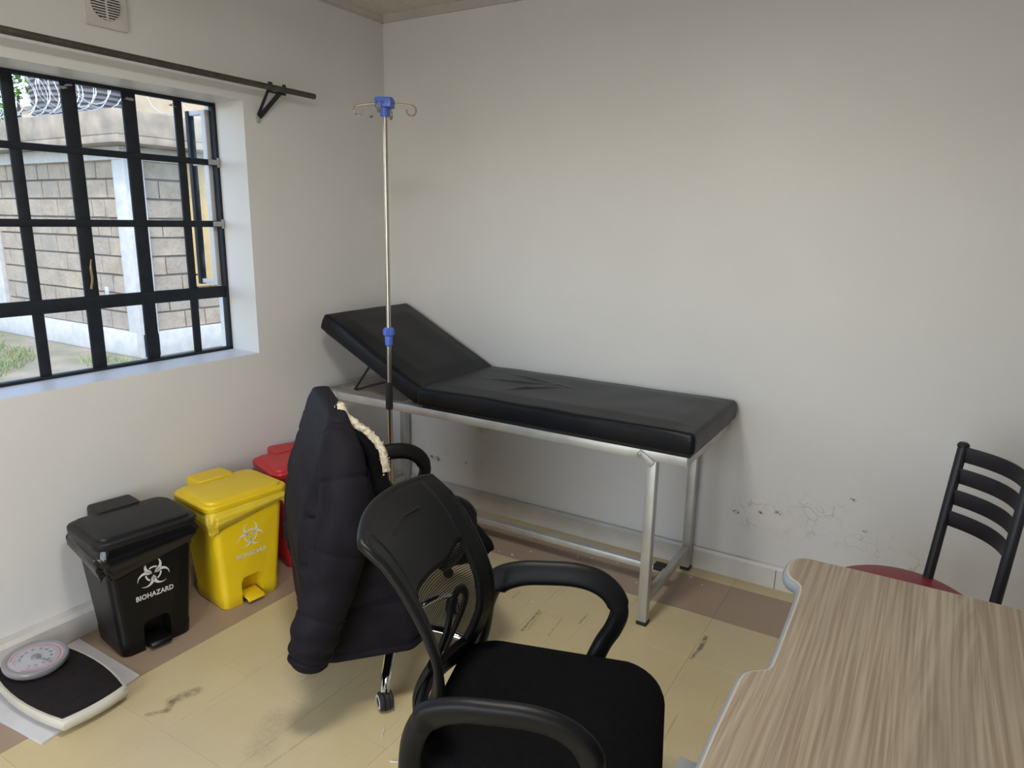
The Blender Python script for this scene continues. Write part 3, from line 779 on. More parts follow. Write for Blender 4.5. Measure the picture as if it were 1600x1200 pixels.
def pedal_bin(loc, rz, colour, label, body_m, lid_m, bag_m, print_m, seed, dropk=1.0):
    t = thing('pedal_bin', label, 'bin', loc, rz, 'pedal bins along the window wall')
    rings = []
    for z, k, c in ((0.0, .97, .012), (.006, 1.0, .012), (.055, 1.0, .012), (.060, .985, .012), (.44, 1.0, .0)):
        hx = face_x(z)*(k); hy = (.124+(.158-.124)*z/.44)*k
        rings.append([(a, b, z) for a, b in rrect(hx, hy, .030, 5)])
    body = MB().loft(rings).build('body', body_m, t)
    cut = MB().prism([(p[0], p[1]) for p in rrect(.5, .5, .1, 1)], 0, 1)
    cm = MB(); sec = [(-.048, -.05), (.048, -.05), (.048, .100), (.036, .118), (-.036, .118), (-.048, .100)]
    cm.loft([[(x_, a, b) for a, b in sec] for x_ in (.062, .24)])
    cutter = cm.build('cutter', body_m, t); bpy.context.view_layer.update(); boolean_cut(body, cutter)
    
    pd = MB(); pd.bar((.065, 0, .034), (.128, 0, .026), .074, .010); pd.bar((.128, 0, .028), (.142, 0, .014), .074, .010)
    pd.build('pedal', body_m, t, bevel=.003)
    # bag skirt hanging over the rim
    if bag_m is not None:
        rnd = random.Random(seed); rings = []
        n = 40; out0 = rrect(.139, .166, .034, n//4)
        N = len(out0)
        for lev in range(13):
            f = lev/12; ring = []
            for j, (a, b) in enumerate(out0):
                ang = 2*math.pi*j/N
                nz = noise.noise(Vector((math.cos(ang)*3.2+seed, math.sin(ang)*3.2, f*1.7)))
                nz2 = noise.noise(Vector((math.cos(ang)*11+seed, math.sin(ang)*11, f*5+3)))
                side = 1 if a > 0 else 0
                drop = (.058+(.045 if b < -.10 else .0) if a > 0 else .066)+.034*noise.noise(Vector((math.cos(ang)*1.6+seed*2, math.sin(ang)*1.6, 0)))
                drop *= dropk
                z = .446-drop*f*1.25
                fl_ = 1+.10*math.sin(min(f*1.15, 1)*math.pi*.92)*(1 if abs(b) > .06 else .55)-.03*f*f
                crz = abs(noise.noise(Vector((math.cos(ang)*7+seed, math.sin(ang)*7, f*3.5+2))))
                sc = fl_+(.055*nz+.050*nz2-.05*crz)*math.sin(f*math.pi*.5)
                hx = face_x(z)/.134
                kk = max(sc*(.94+.06*hx), .995*hx*.965)
                ring.append((a*kk, b*kk, z+.012*nz2*f))
            rings.append(ring)
        mb = MB(); mb.loft(rings, cap=False); mb.build('bin_liner', bag_m, t, smooth=50, solid=.0012)
    # lid
    lid = MB()
    def lr(hx, hy, r, z): return [(a, b, z) for a, b in rrect(hx, hy, r, 6)]
    lid.loft([lr(.143, .178, .044, .440), lr(.146, .181, .046, .446), lr(.146, .181, .046, .460), lr(.143, .178, .044, .465), lr(.128, .162, .038, .468), lr(.125, .159, .036, .476), lr(.112, .146, .030, .479)])
    L = lid.build('lid', lid_m, t, smooth=30)
    hg = MB(); sec = rrect(.055, .078, .012, 4, -.158)
    hg.loft([[(a, b, z) for a, b in sec] for z in (.425, .476)]+[[(-.158+(a+.158)*.93, b*.95, .484) for a, b in sec]])
    hg.build('lid_hinge', lid_m, L)
    biohazard(t, print_m, .062, .294)
    vs, fs = text_mesh('BIOHAZARD', .0240, .0007)
    mb = MB(); mb.add([(face_x(.206+v.y*1.12)+.0004, v.x*.94, .206+v.y*1.12) for v in vs], fs)
    mb.build('lettering', print_m, t, smooth=0, flip=False)
    return t
pedal_bin((.233, -1.690, 0), R(-8), 'black', 'black pedal bin with crumpled black liner nearest the weighing scale', M['bin_black'], M['bin_lid_black'], M['bag_black'], M['print_white'], 3)
pedal_bin((.262, -1.295, 0), R(-7), 'yellow', 'yellow pedal bin with yellow liner between the black and red bins', M['bin_yellow'], M['bin_yellow'], M['bag_yellow'], M['print_yellow'], 11, .80)
pedal_bin((.226, -.893, 0), R(-20), 'red', 'red pedal bin half hidden behind the jacket on the chair', M['bin_red'], M['bin_red'], None, M['print_white'], 20)

# ================================================================== WEIGHING SCALE AND ITS BOARD
bd = MB(); quad = [(.466, -1.854), (.076, -1.850), (.120, -2.235), (.529, -2.197)]
bd.prism(quad, .0005, .009)
tag(bd.build('white_board', [M['board']], bevel=.001), 'flat white board lying on the floor under the weighing scale', 'board')
scx, scy = .330, -2.045
sca = thing('weighing_scale', 'cream mechanical bathroom scale with dark mat and round dial', 'scale', (scx, scy, .009), R(0))
def scale_outline(k):
    # long axis along x (dial end -x); sides bow outwards
    pts = []
    L, Wd = .228*k, .112*k
    def seg(a, b, bow, n=8):
        a = Vector(a); b = Vector(b); d = b-a; nrm = Vector((d.y, -d.x)).normalized()
        for i in range(n):
            t = i/n; p = a+d*t+nrm*bow*4*t*(1-t); pts.append((p.x, p.y))
    seg((-L, -Wd*.92), (L, -Wd*.90), .026*k); seg((L, -Wd*.90), (L, Wd*.90), .012*k); seg((L, Wd*.90), (-L, Wd*.92), .026*k); seg((-L, Wd*.92), (-L, -Wd*.92), .030*k)
    return pts
mb = MB()
mb.loft([[(a, b, z) for a, b in scale_outline(k)] for z, k in ((.012, .955), (.014, .975), (.030, 1.0), (.044, .995), (.048, .975))])
mb.build('body', M['cream_body'], sca, smooth=50)
mb = MB(); mb.loft([[(a, b, z) for a, b in scale_outline(k)] for z, k in ((.046, .925), (.0500, .92), (.0505, .91))]); mb.build('platform_mat', M['mat_rubber'], sca, smooth=40)
for a, b in ((-.16, -.08), (-.16, .08), (.17, -.08), (.17, .08)): MB().box((a, b, .006), (.03, .03, .012)).build('foot', M['rubber'], sca, smooth=0)
DC = Vector((-.128, -.006, .012)); dr = Matrix.Rotation(R(5), 3, 'Y')
dial = MB(); dial.lathe([(.062, .046), (.086, .050), (.094, .060), (.096, .070), (.094, .0765), (.086, .079), (.079, .0765), (.079, .074)], DC, 40, dr, cap=False)
dl = dial.build('dial_rim', M['dial_rim'], sca, smooth=50)
f_ = MB(); f_.lathe([(.0795, .0735), (.0795, .0742)], DC, 40, dr); f_.build('dial_face', M['dial_face'], dl, smooth=30)
tk = MB()
for k in range(60):
    a = R(20+k*320/60-70); r0 = .058 if k % 5 else .052
    p0 = DC+dr @ Vector((r0*math.cos(a), r0*math.sin(a), .0746)); p1 = DC+dr @ Vector((.063*math.cos(a), .063*math.sin(a), .0746)); tn = dr @ Vector((-math.sin(a), math.cos(a), 0))*.0006
    tk.add([p0-tn, p1-tn, p1+tn, p0+tn], [(0, 1, 2, 3)])
for k in range(12):
    a = R(20+k*320/12-70); c_ = Vector((.045*math.cos(a), .045*math.sin(a), .0746)); q = Matrix.Rotation(a-R(90), 3, 'Z')
    vs, fs = text_mesh(str(k*10), .011, .0002)
    tk.add([DC+dr @ (c_+q @ Vector((v.x, v.y-.004, 0))) for v in vs], fs)
tk.build('dial_numerals', M['dial_print'], dl, smooth=0, flip=False)
rg = MB()
for k in range(48):
    a0 = R(-60+k*300/48); a1 = R(-60+(k+1)*300/48)
    rg.add([DC+dr @ Vector((r_*math.cos(a), r_*math.sin(a), .0745)) for a in (a0, a1) for r_ in (.067, .074)], [(0, 1, 3, 2)])
rg.build('dial_band', M['dial_red'], dl, smooth=0, flip=False)
nd = MB(); nd.lathe([(.015, .0745), (.014, .079), (.006, .081)], DC, 20, dr); nd.bar(DC+dr @ Vector((0, 0, .0765)), DC+dr @ Vector((.062, .018, .0765)), .004, .002)
nd.build('needle', M['dial_rim'], dl, smooth=40)
lens = MB(); lens.lathe([(.079, .0775), (.06, .084), (.03, .0875), (.004, .0885)], DC, 32, dr, cap=False)
lens.build('dial_lens', glass_material('dial_lens', (.96, .97, .98), .02), dl, smooth=60)

# ================================================================== OFFICE CHAIRS
UT = [(.44, -.245), (.51, -.226), (.56, -.201), (.61, -.183), (.65, -.180), (.70, -.186), (.76, -.208), (.80, -.228), (.85, -.257), (.895, -.292), (.932, -.338), (.97, -.375)]
def back_u0(z): return lerp_tab(UT, z)
def back_pt0(t, z, off=0.0, dep=.050):
    w = .194 if z > .55 else .194-.30*(.55-z)
    zz = z + .012*(1-t*t)*min(1, max(0, (z-.8)/.1))
    return Vector((back_u0(z)-dep*(1-t*t)+off, -w*t, zz))
def office_chair(loc, ang, base_rot, label, group=None, du=0.0, dep=.050):
    def back_pt(t, z, off=0.0): return back_pt0(t, z, off+du, dep)
    def back_u(z): return back_u0(z)+du
    t = thing('office_chair', label, 'chair', loc, ang, group)
    # seat cushion
    def so(k, d): return rrect(.255-d, .235-d, max(.085-d*.5, .02), 7, .005)
    rings = [[(a, b, z) for a, b in so(0, d)] for z, d in ((.425, .030), (.432, .012), (.448, .002), (.468, 0), (.486, .006), (.497, .020), (.503, .045), (.505, .09), (.5055, .15))]
    for rg_ in rings:
        for i, (a, b, z) in enumerate(rg_):
            if a > .12 and z > .45: rg_[i] = (a, b, z-.030*((a-.12)/.14)**2)
    MB().loft(rings).build('seat', M['chair_fabric'], t, smooth=70)
    MB().loft([[(a*.93, b*.93, z) for a, b in so(0, .03)] for z in (.405, .428)]).build('seat_pan', M['chair_plastic'], t)
    # armrests
    for s in (-1, 1):
        prof = [(-.235, .440), (-.222, .50), (-.212, .575), (-.182, .635), (-.122, .664), (-.05, .674), (.02, .678), (.075, .668), (.115, .640), (.134, .597), (.122, .550), (.098, .505), (.075, .455), (.06, .418)]
        wid = [1.0, 1.1, 1.2, 1.25, 1.15, 1.1, 1.1, 1.1, 1.05, 1, .95, .9, .9, .9]
        pts = []; fl_ = []
        for i, (u, z) in enumerate(prof):
            y = .252+.020*math.sin(math.pi*i/(len(prof)-1))
            if i == 0: y = .225
            if i >= len(prof)-2: y = .235 if i == len(prof)-2 else .20
            pts.append((u, s*y, z)); fl_.append(wid[i])
        P = smooth_path(pts, 5)
        nfl = [lerp_tab([(j*5, w) for j, w in enumerate(fl_)], k) for k in range(len(P))]
        MB().tube(P, .0185, 20, flat=[(1.50*w, .90) if 14 < k < 44 else (1.25, 1.0*w) for k, w in enumerate(nfl)], sq=.72).build('armrest', M['chair_plastic'], t, smooth=60)
    # back frame and mesh
    ZT = .932
    def zb(tt):
        a = min(1, max(0, (abs(tt)-.25)/.45)); a = a*a*(3-2*a)
        return .783+.016*a+.007*math.sin(tt*4)
    def patch(mb, t0, t1, nt, nz, lo, hi):
        vs = []; fs = []
        for i in range(nz+1):
            for j in range(nt+1):
                tt = t0+(t1-t0)*j/nt; a = lo(tt); b = hi(tt); vs.append(back_pt(tt, a+(b-a)*i/nz))
        for i in range(nz):
            for j in range(nt): fs.append((i*(nt+1)+j, i*(nt+1)+j+1, (i+1)*(nt+1)+j+1, (i+1)*(nt+1)+j))
        mb.add(vs, fs)
    fr = MB(); me = MB(); C_ = lambda v: (lambda tt: v)
    TS = .78
    patch(fr, -1, -TS, 5, 30, C_(.475), C_(ZT)); patch(fr, TS, 1, 5, 30, C_(.475), C_(ZT))
    patch(fr, -TS, TS, 34, 12, zb, C_(ZT)); patch(fr, -TS, TS, 34, 5, C_(.475), C_(.532))
    patch(me, -TS, TS, 30, 20, C_(.528), lambda tt: zb(tt)+.006)
    fo = fr.build('back_frame', M['chair_plastic'], t, smooth=60, flip=False, solid=.018)
    me.build('back_mesh', M['chair_mesh'], t, smooth=60, flip=False)
    # rolled rim round the back
    rim = [back_pt(-1, .48+(ZT-.48)*k/24) for k in range(25)]+[back_pt(-1+2*k/20, ZT) for k in range(1, 20)]+[back_pt(1, ZT-(ZT-.48)*k/24) for k in range(25)]
    MB().tube(rim, .0098, 10).build('back_rim', M['chair_plastic'], t, smooth=60)
    # grip slot moulded in the top panel
    sl = MB(); sl.tube([back_pt(-.42+.84*k/10, .898-.004*abs(k-5)/5, .010) for k in range(11)], [.002]+[.006]*9+[.002], 8, flat=(1, .6)); sl.build('grip_slot', M['chair_plastic'], t, smooth=60)
    # lumbar loop behind the mesh
    lp = [Vector((back_u(.5)-.085, s_*.075, .47)) for s_ in (-1,)]
    arc = [(y+.118, z) for y, z in ((-.080, .46), (-.080, .56), (-.072, .62), (-.045, .660), (0, .675), (.045, .660), (.072, .62), (.080, .56), (.080, .46))]
    MB().tube(smooth_path([(back_u(z)-.064, y, z) for y, z in arc], 5), .0095, 10, flat=(1.2, .8)).build('lumbar_loop', M['chair_plastic'], t, smooth=60)
    sp = MB(); sp.tube(smooth_path([(-.02, 0, .40), (-.20, 0, .395), (-.285, 0, .425), (-.298, 0, .48), (-.262, 0, .56)], 5), .022, 12, flat=(1.5, .6)); sp.build('back_spine', M['chair_plastic'], t, smooth=60)
    # column and base
    AX = -.05
    gc = MB(); gc.tube([(AX, 0, .10), (AX, 0, .25)], .026, 18); gc.tube([(AX, 0, .25), (AX, 0, .40)], .015, 14); gc.box((AX+.02, 0, .395), (.20, .16, .03))
    gc.build('gas_column', M['chair_plastic'], t)
    lv = MB(); lv.tube([(AX+.03, 0, .39), (AX+.05, -.14, .385), (AX+.05, -.18, .38)], [.006, .006, .011], 8); lv.build('lever', M['chair_plastic'], t)
    MB().lathe([(.045, .085), (.048, .09), (.048, .13), (.03, .14)], (AX, 0, 0), 20).build('base_hub', M['chrome'], t)
    for k in range(5):
        rz = Matrix.Rotation(base_rot+R(72*k), 3, 'Z'); A = Vector((AX, 0, 0))
        def L(p): return A+rz @ Vector(p)
        lg = MB(); lg.tube(smooth_path([L((.035, 0, .112)), L((.14, 0, .118)), L((.24, 0, .108)), L((.30, 0, .085)), L((.322, 0, .064))], 4), [.021]*4+[.020]*4+[.018]*4+[.015]*5, 12, flat=(1.0, .72), up=(0, 0, 1))
        l_ = lg.build('leg', M['chrome'], t, smooth=60)
        q = rz @ Matrix.Rotation(R(25), 3, 'Z') @ Matrix.Rotation(R(90), 3, 'X')
        side = rz @ Matrix.Rotation(R(25), 3, 'Z') @ Vector((0, 1, 0))
        c_ = L((.315, 0, .031))
        cs = MB()
        for s in (-1, 1):
            cs.lathe([(.022, -.009), (.029, -.006), (.031, 0), (.029, .006), (.022, .009)], c_+side*.014*s, 20, q)
        cs.tube([L((.315, 0, .03)), L((.318, 0, .072))], .010, 10)
        cs.tube([c_-side*.006, c_+side*.006], .033, 20)
        cs.build('caster', M['rubber'], l_, smooth=40)
        for s in (-1, 1):
            ring = MB(); ring.lathe([(.0165, .0), (.0235, .0), (.0235, .0018), (.0165, .0018)], c_+side*(.0225*s-.0009), 20, q, cap=False); ring.build('caster_ring', M['white_plastic'], l_, smooth=0)
    return t
CH1 = ((2.010, -1.800, 0), R(18))
CH2 = ((1.137, -1.216, 0), R(54))
ch1 = office_chair(CH1[0], CH1[1], R(20), 'black mesh-back office chair with empty seat beside the desk')
ch2 = office_chair(CH2[0], CH2[1], R(-57-54), 'black office chair behind with a dark jacket hung over its back', None, .078, .028)

# ================================================================== JACKET
jk = thing('jacket', 'dark quilted jacket with cream fleece collar draped over office chair back', 'jacket', CH2[0], CH2[1])
# a hull that hugs the chair back and hangs to mid-leg.  Local x = forward, y = left; the chair's right side is -y
UB = [(.20, -.385), (.36, -.396), (.5, -.405), (.6, -.394), (.7, -.372), (.8, -.346), (.85, -.332), (.9, -.316), (.94, -.302), (.965, -.288)]
UF = [(.20, -.02), (.5, -.045), (.68, -.075), (.76, -.12), (.84, -.165), (.90, -.200), (.94, -.222), (.965, -.232)]
RR = [(.20, .295), (.5, .300), (.70, .292), (.84, .275), (.90, .252), (.94, .236), (.965, .214)]
RL = [(.20, .215), (.5, .235), (.7, .245), (.9, .232), (.94, .224), (.965, .205)]
rows = []
NZ, NP = 64, 96
for i in range(NZ+1):
    f = i/NZ; z = .968-(.968-.205)*f
    ub, uf, rr_, rl = (lerp_tab(tb_, z) for tb_ in (UB, UF, RR, RL))
    cu, cy = (ub+uf)/2, (rl-rr_)/2; hu, hy = (uf-ub)/2, (rr_+rl)/2
    rad = min(hu, hy)*(.9 if f < .1 else .55)
    out = rrect(hu, hy, min(rad, .07), NP//4-1, cu, cy)
    row = []
    for j, (a, b) in enumerate(out):
        if a < cu: a -= .012*max(0, 1-((b-cy)/hy)**2)*min(1, max(0, (z-.45)/.25))
        q = Vector((a, b, z)); d = Vector((a-cu, b-cy, 0)); d.normalize()
        g = ((z+.02*b) % .150)-.075
        gr = math.exp(-(g*g)/.00004)
        ang = math.atan2(b-cy, a-cu)
        fold = noise.noise(Vector((math.cos(ang)*2.6, math.sin(ang)*2.6, z*1.6)))*.022+noise.noise(Vector((math.cos(ang)*7, math.sin(ang)*7, z*5)))*.008
        q += d*(fold*min(1, f*3.5)-.011*gr*min(1, f*8))
        # hem dips at the front edge and is a little uneven
        if f > .7: q.z += (f-.7)/.3*(.018*math.sin(ang*2+1.0)+.025*max(0, (a-cu)/hu)*.6)
        row.append(q)
    rows.append(row)
top = rows[0]; cc = sum(top, Vector())/len(top)
caps = [[cc+(q-cc)*k+Vector((0, 0, dz)) for q in top] for k, dz in ((.35, .014), (.75, .011), (.93, .006))]
low = rows[-1]; cl_ = sum(low, Vector())/len(low)
under = [[cl_+(q-cl_)*k+Vector((0, 0, dz)) for q in low] for k, dz in ((.97, -.004), (.93, .004), (.90, .05))]
MB().loft(caps+rows+under).build('jacket_body', M['jacket'], jk, smooth=70)
# shoulder yoke seam lying over the top corner
# sleeves
def sleeve(pts, rad, seed):
    P = smooth_path(pts, 16); n = len(P); mb = MB(); rings = []
    seg = 28
    for i, p in enumerate(P):
        f = i/(n-1); t = (P[min(i+1, n-1)]-P[max(i-1, 0)]).normalized()
        u = Vector((1, 0, 0)); u = (u-t*u.dot(t)).normalized(); w = t.cross(u)
        r0 = lerp_tab(rad, f); ring = []
        for k in range(seg):
            a = 2*math.pi*k/seg
            wr = 1+.045*math.sin(f*70+2.2*math.sin(a+seed))*min(1, max(0, f-.45)*3)+.06*noise.noise(Vector((math.cos(a)*1.3+seed, math.sin(a)*1.3, f*5)))
            gr = math.exp(-((((f*.75) % .15)-.075)**2)/.00003)
            ring.append(p+(u*math.cos(a)*1.12+w*math.sin(a)*.92)*r0*wr*(1-.085*gr))
        rings.append(ring)
    # tucked-in cuff
    c = sum(rings[-1], Vector())/seg
    rings.append([c+(q-c)*.93+Vector((0, 0, -.006)) for q in rings[-1]]); rings.append([c+(q-c)*.80+Vector((0, 0, .012)) for q in rings[-2]])
    mb.loft(rings); return mb
sleeve([(-.268, -.175, .940), (-.268, -.232, .905), (-.266, -.280, .838), (-.268, -.316, .74), (-.297, -.335, .60), (-.330, -.338, .48), (-.368, -.338, .37), (-.388, -.335, .29), (-.398, -.330, .252)], [(0, .026), (.08, .042), (.2, .060), (.45, .071), (.75, .066), (.92, .058), (1, .050)], 1.0).build('sleeve', M['jacket'], jk, smooth=70)
sleeve([(-.280, .110, .800), (-.318, .135, .72), (-.350, .150, .61), (-.364, .155, .48), (-.352, .150, .38)], [(0, .025), (.12, .036), (.4, .046), (.8, .046), (1, .04)], 4.0).build('sleeve', M['jacket'], jk, smooth=70)
# turned collar with fleece edge
col_path = smooth_path([(-.247, -.135, .984), (-.238, -.165, .956), (-.210, -.205, .936), (-.180, -.247, .918), (-.153, -.280, .879), (-.143, -.303, .813)], 8)
mb = MB(); rows = []
for i, p in enumerate(col_path):
    f = i/(len(col_path)-1)
    kf = min(1, .25+f*2.5); base = p+Vector((-.040, -.006, -.022-.03*f))*kf
    base2 = p+Vector((-.022, -.012, -.058-.030*math.sin(math.pi*f)))*kf
    rows.append([p, p*.5+base*.5+Vector((-.01, -.015, .012)), base, base2, p+Vector((.004, -.02, -.03))])
mb.loft(rows, closed=True); mb.build('collar', M['jacket_lining'], jk, smooth=60)
fz = MB(); rings = []; seg = 14
P = col_path
for i, p in enumerate(P):
    for sub in range(1):
        t = (P[min(i+1, len(P)-1)]-P[max(i-1, 0)]).normalized(); u = Vector((0, 0, 1)); u = (u-t*u.dot(t)).normalized(); w = t.cross(u)
        rings.append([p+(u*math.cos(2*math.pi*k/seg)+w*math.sin(2*math.pi*k/seg))*(.0125+.005*noise.noise(Vector((k*1.9, i*.9, 3)))+(.004 if i < 16 else 0)) for k in range(seg)])
fz.loft(rings); fz.build('fleece_trim', M['fleece'], jk, smooth=80)
tuft = MB(); rnd = random.Random(3)
for i in range(420):
    p = P[rnd.randrange(len(P))]; d = Vector((rnd.gauss(0, 1), rnd.gauss(0, 1), rnd.gauss(0.2, 1))).normalized(); a = p+d*.010; b = p+d*rnd.uniform(.014, .021)
    s = d.cross(Vector((rnd.random(), rnd.random(), rnd.random()))).normalized()*.0030
    tuft.add([a-s, a+s, b], [(0, 1, 2)])
tf = tuft.build('fleece_pile', M['fleece'], jk, smooth=0, flip=False); tf['kind'] = 'stuff'

# ================================================================== DESK
dk = thing('desk', 'wood-grain laminate desk with grey rounded edge band in the right foreground', 'desk', (0, 0, 0))
DX1, DYN = 3.40, -2.62
left = [(2.884, -1.262), (2.60, -1.262), (2.45, -1.264), (2.437, -1.268), (2.424, -1.280), (2.415, -1.298), (2.411, -1.322), (2.4115, -1.350), (2.417, -1.375), (2.428, -1.394), (2.443, -1.406), (2.453, -1.420), (2.457, -1.442), (2.459, -1.50), (2.461, -1.60), (2.462, -1.70), (2.462, -1.765), (2.458, -1.781), (2.446, -1.791), (2.432, -1.803), (2.424, -1.816), (2.421, -1.84), (2.421, -2.0), (2.425, -2.2), (2.43, -2.45), (2.435, DYN)]
outl = left+[(DX1, DYN), (DX1, -1.262)]
def inset(pts, d):
    n = len(pts); out = []
    for i in range(n):
        a = Vector(pts[i-1]); b = Vector(pts[i]); c_ = Vector(pts[(i+1) % n])
        t = ((b-a).normalized()+(c_-b).normalized()).normalized(); nr = Vector((-t.y, t.x))
        out.append(tuple(b+nr*d))
    return out
# edge band with a rounded nose
mb = MB(); prof = [(.004, .718), (-.0045, .722), (-.0075, .730), (-.0075, .738), (-.004, .746), (.0005, .7488)]
mb.loft([[(a, b, z) for a, b in inset(outl, d)] for d, z in prof], cap=False); band = mb.build('edge_band', M['edge_grey'], dk, smooth=60)
mb = MB(); mb.loft([[(a, b, z) for a, b in inset(outl, d)] for d, z in ((.0005, .7488), (.0042, .7500))], cap=False); mb.build('edge_lip', M['edge_line'], dk, smooth=60)
mb = MB(); ii = inset(outl, .0042)
mb.prism(ii, .720, .7500); mb.build('desk_top', M['wood'], dk, smooth=0)
MB().box((2.475, -2.30, .345), (.030, .56, .69)).build('side_panel', M['desk_grey'], dk, bevel=.002)
MB().box((2.62, -2.28, .672), (.40, .50, .095)).build('drawer_case', M['desk_grey'], dk, bevel=.002)
MB().box((3.33, -1.94, .36), (.030, 1.2, .72)).build('side_panel', M['desk_grey'], dk, bevel=.002)
MB().box((2.90, -1.60, .50), (.83, .018, .36)).build('modesty_panel', M['desk_grey'], dk, bevel=.002)
MB().box((2.395, -2.115, .69), (.03, .15, .052)).build('side_bracket', M['desk_grey'], dk, bevel=.003)

# ================================================================== LADDER-BACK CHAIR
lc = thing('ladder_back_chair', 'black metal ladder-back chair with round red seat behind the desk', 'chair', (2.655, -.715, 0), 0)
O = Vector((2.655, -.715, 0))
def lcl(p): return Vector(p)-O
mb = MB(); mb.lathe([(.185, .405), (.200, .412), (.206, .428), (.203, .446), (.185, .456), (.12, .462), (.04, .464)], (0, 0, 0), 40); mb.build('seat', M['red_vinyl'], lc, smooth=60)
MB().lathe([(.19, .388), (.195, .392), (.195, .406), (.19, .408)], (0, 0, 0), 36).build('seat_ring', M['chair_black_metal'], lc)
bdir = Vector((.88, .48, 0)).normalized()
PA, PB = Vector((2.726, -.545, .47)), Vector((2.875, -.820, .47))
lean = Vector((.037, .085, .40))
lean2 = Vector((.037, .085, .40))
def post(P0, q): return P0+lean*q
for P0 in (PA, PB):
    pts = [lcl(P0+lean*q) for q in (1.02, .6, .2, -.05, -.2)]+[lcl(P0+Vector((bdir.x*.0, bdir.y*.0, -.25))), lcl(P0+Vector((bdir.x*.06, bdir.y*.06, -.467)))]
    ps = MB().tube(smooth_path(pts, 4), .0150, 12).build('back_post', M['chair_black_metal'], lc, smooth=60)
    MB().lathe([(.0152, -.006), (.0175, -.004), (.0175, .004), (.012, .010)], lcl(P0+lean*1.03), 12).build('post_cap', M['chair_black_metal'], ps)
for k in range(4):
    q = .965-.168*k; rows = []
    for i in range(17):
        t = i/16; c0 = PA.lerp(PB, t)+lean*q+bdir*(.060*(1-(2*t-1)**2))
        rows.append([lcl(c0+Vector((0, 0, dz))+bdir*dx) for dx, dz in ((-.003, -.025), (.003, -.025), (.003, .025), (-.003, .025))])
    MB().loft(rows).build('back_slat', M['chair_black_metal'], lc, smooth=40, bevel=.001)
for s in (-1, 1):
    a = -bdir*.13+Vector((-bdir.y, bdir.x, 0))*s*.12
    MB().tube([a+Vector((0, 0, .40)), a*1.12+Vector((0, 0, .2)), a*1.25+Vector((0, 0, .004))], .0125, 12).build('front_leg', M['chair_black_metal'], lc, smooth=60)

# ================================================================== FLOOR DEBRIS
flakes = [(.918, -.464), (.993, -.383), (1.062, -.377), (1.395, -.197), (1.517, -.177), (1.334, -.222), (1.849, -.12), (1.911, -.160), (1.206, -.127), (1.353, -.69), (1.12, -.30), (1.66, -.30), (1.0, -.20)]
for i, (x_, y_) in enumerate(flakes):
    rnd = random.Random(i); n = 5; s = rnd.uniform(.004, .0075)
    pts = [(s*rnd.uniform(.6, 1.2)*math.cos(2*math.pi*k/n), s*rnd.uniform(.6, 1.2)*math.sin(2*math.pi*k/n)) for k in range(n)]
    o = MB().prism(pts, 0.0002, .0016).build('paint_flake', M['chip'], smooth=0, loc=(x_, y_, 0))
    tag(o, 'tiny white paint flake on the floor by the examination table', 'paint flake', 'paint flakes by the examination table')
tag(MB().tube(smooth_path([(1.335, -1.592, .002), (1.345, -1.602, .003), (1.352, -1.618, .002), (1.362, -1.628, .002)], 4), .0014, 6).build('thread', M['chip']), 'short white thread on the floor by the front caster', 'thread')
tag(MB().tube(smooth_path([(1.445, -1.690, .002), (1.462, -1.684, .003), (1.478, -1.672, .002)], 4), .0022, 6).build('paper_scrap', M['chip']), 'curled white paper scrap on the floor at the bottom edge', 'scrap')

# ceiling lamps (battens with a tube; out of the photograph's frame)
M['tube'] = bpy.data.materials.new('lamp_tube'); M['tube'].use_nodes = True
b_ = M['tube'].node_tree.nodes['Principled BSDF']; b_.inputs['Emission Color'].default_value = (1, .95, .88, 1); b_.inputs['Emission Strength'].default_value = 3.0
lx, ly, lz = LAMP1
t = thing('ceiling_lamp', 'round white bulkhead lamp on the ceiling in the middle of the room', 'lamp', (lx, ly, ZC), 0)
MB().lathe([(.19, 0), (.20, -.01), (.20, -.03), (.185, -.035)], (0, 0, 0), 32).build('housing', M['lamp'], t)
MB().lathe([(.18, -.033), (.17, -.07), (.12, -.105), (.03, -.12)], (0, 0, 0), 32).build('diffuser', M['tube'], t, smooth=60)

# ================================================================== OUTSIDE
GZ = -.15
struct(MB().box((-12.2, 3, GZ-.25), (24, 30, .5)).build('ground', M['ground'], smooth=0))
gr = MB(); rnd = random.Random(5)
for i in range(7000):
    x_ = rnd.uniform(-9.5, -4.2); y_ = rnd.uniform(-.2, 1.62)
    if noise.noise(Vector((x_*.9, y_*.9, 0))) < -.02+.25*(x_+6.5)/2.5: continue
    h = rnd.uniform(.03, .12); a = rnd.uniform(0, 6.28); w = .006
    lean_ = Vector((rnd.gauss(0, .4), rnd.gauss(0, .4), 1))*h; b0 = Vector((x_, y_, GZ)); s = Vector((math.cos(a), math.sin(a), 0))*w
    gr.add([b0-s, b0+s, b0+lean_], [(0, 1, 2)])
tag(gr.build('grass', M['grass'], smooth=0, flip=False), 'short patchy grass in the yard outside the window', 'grass', None, 'stuff')

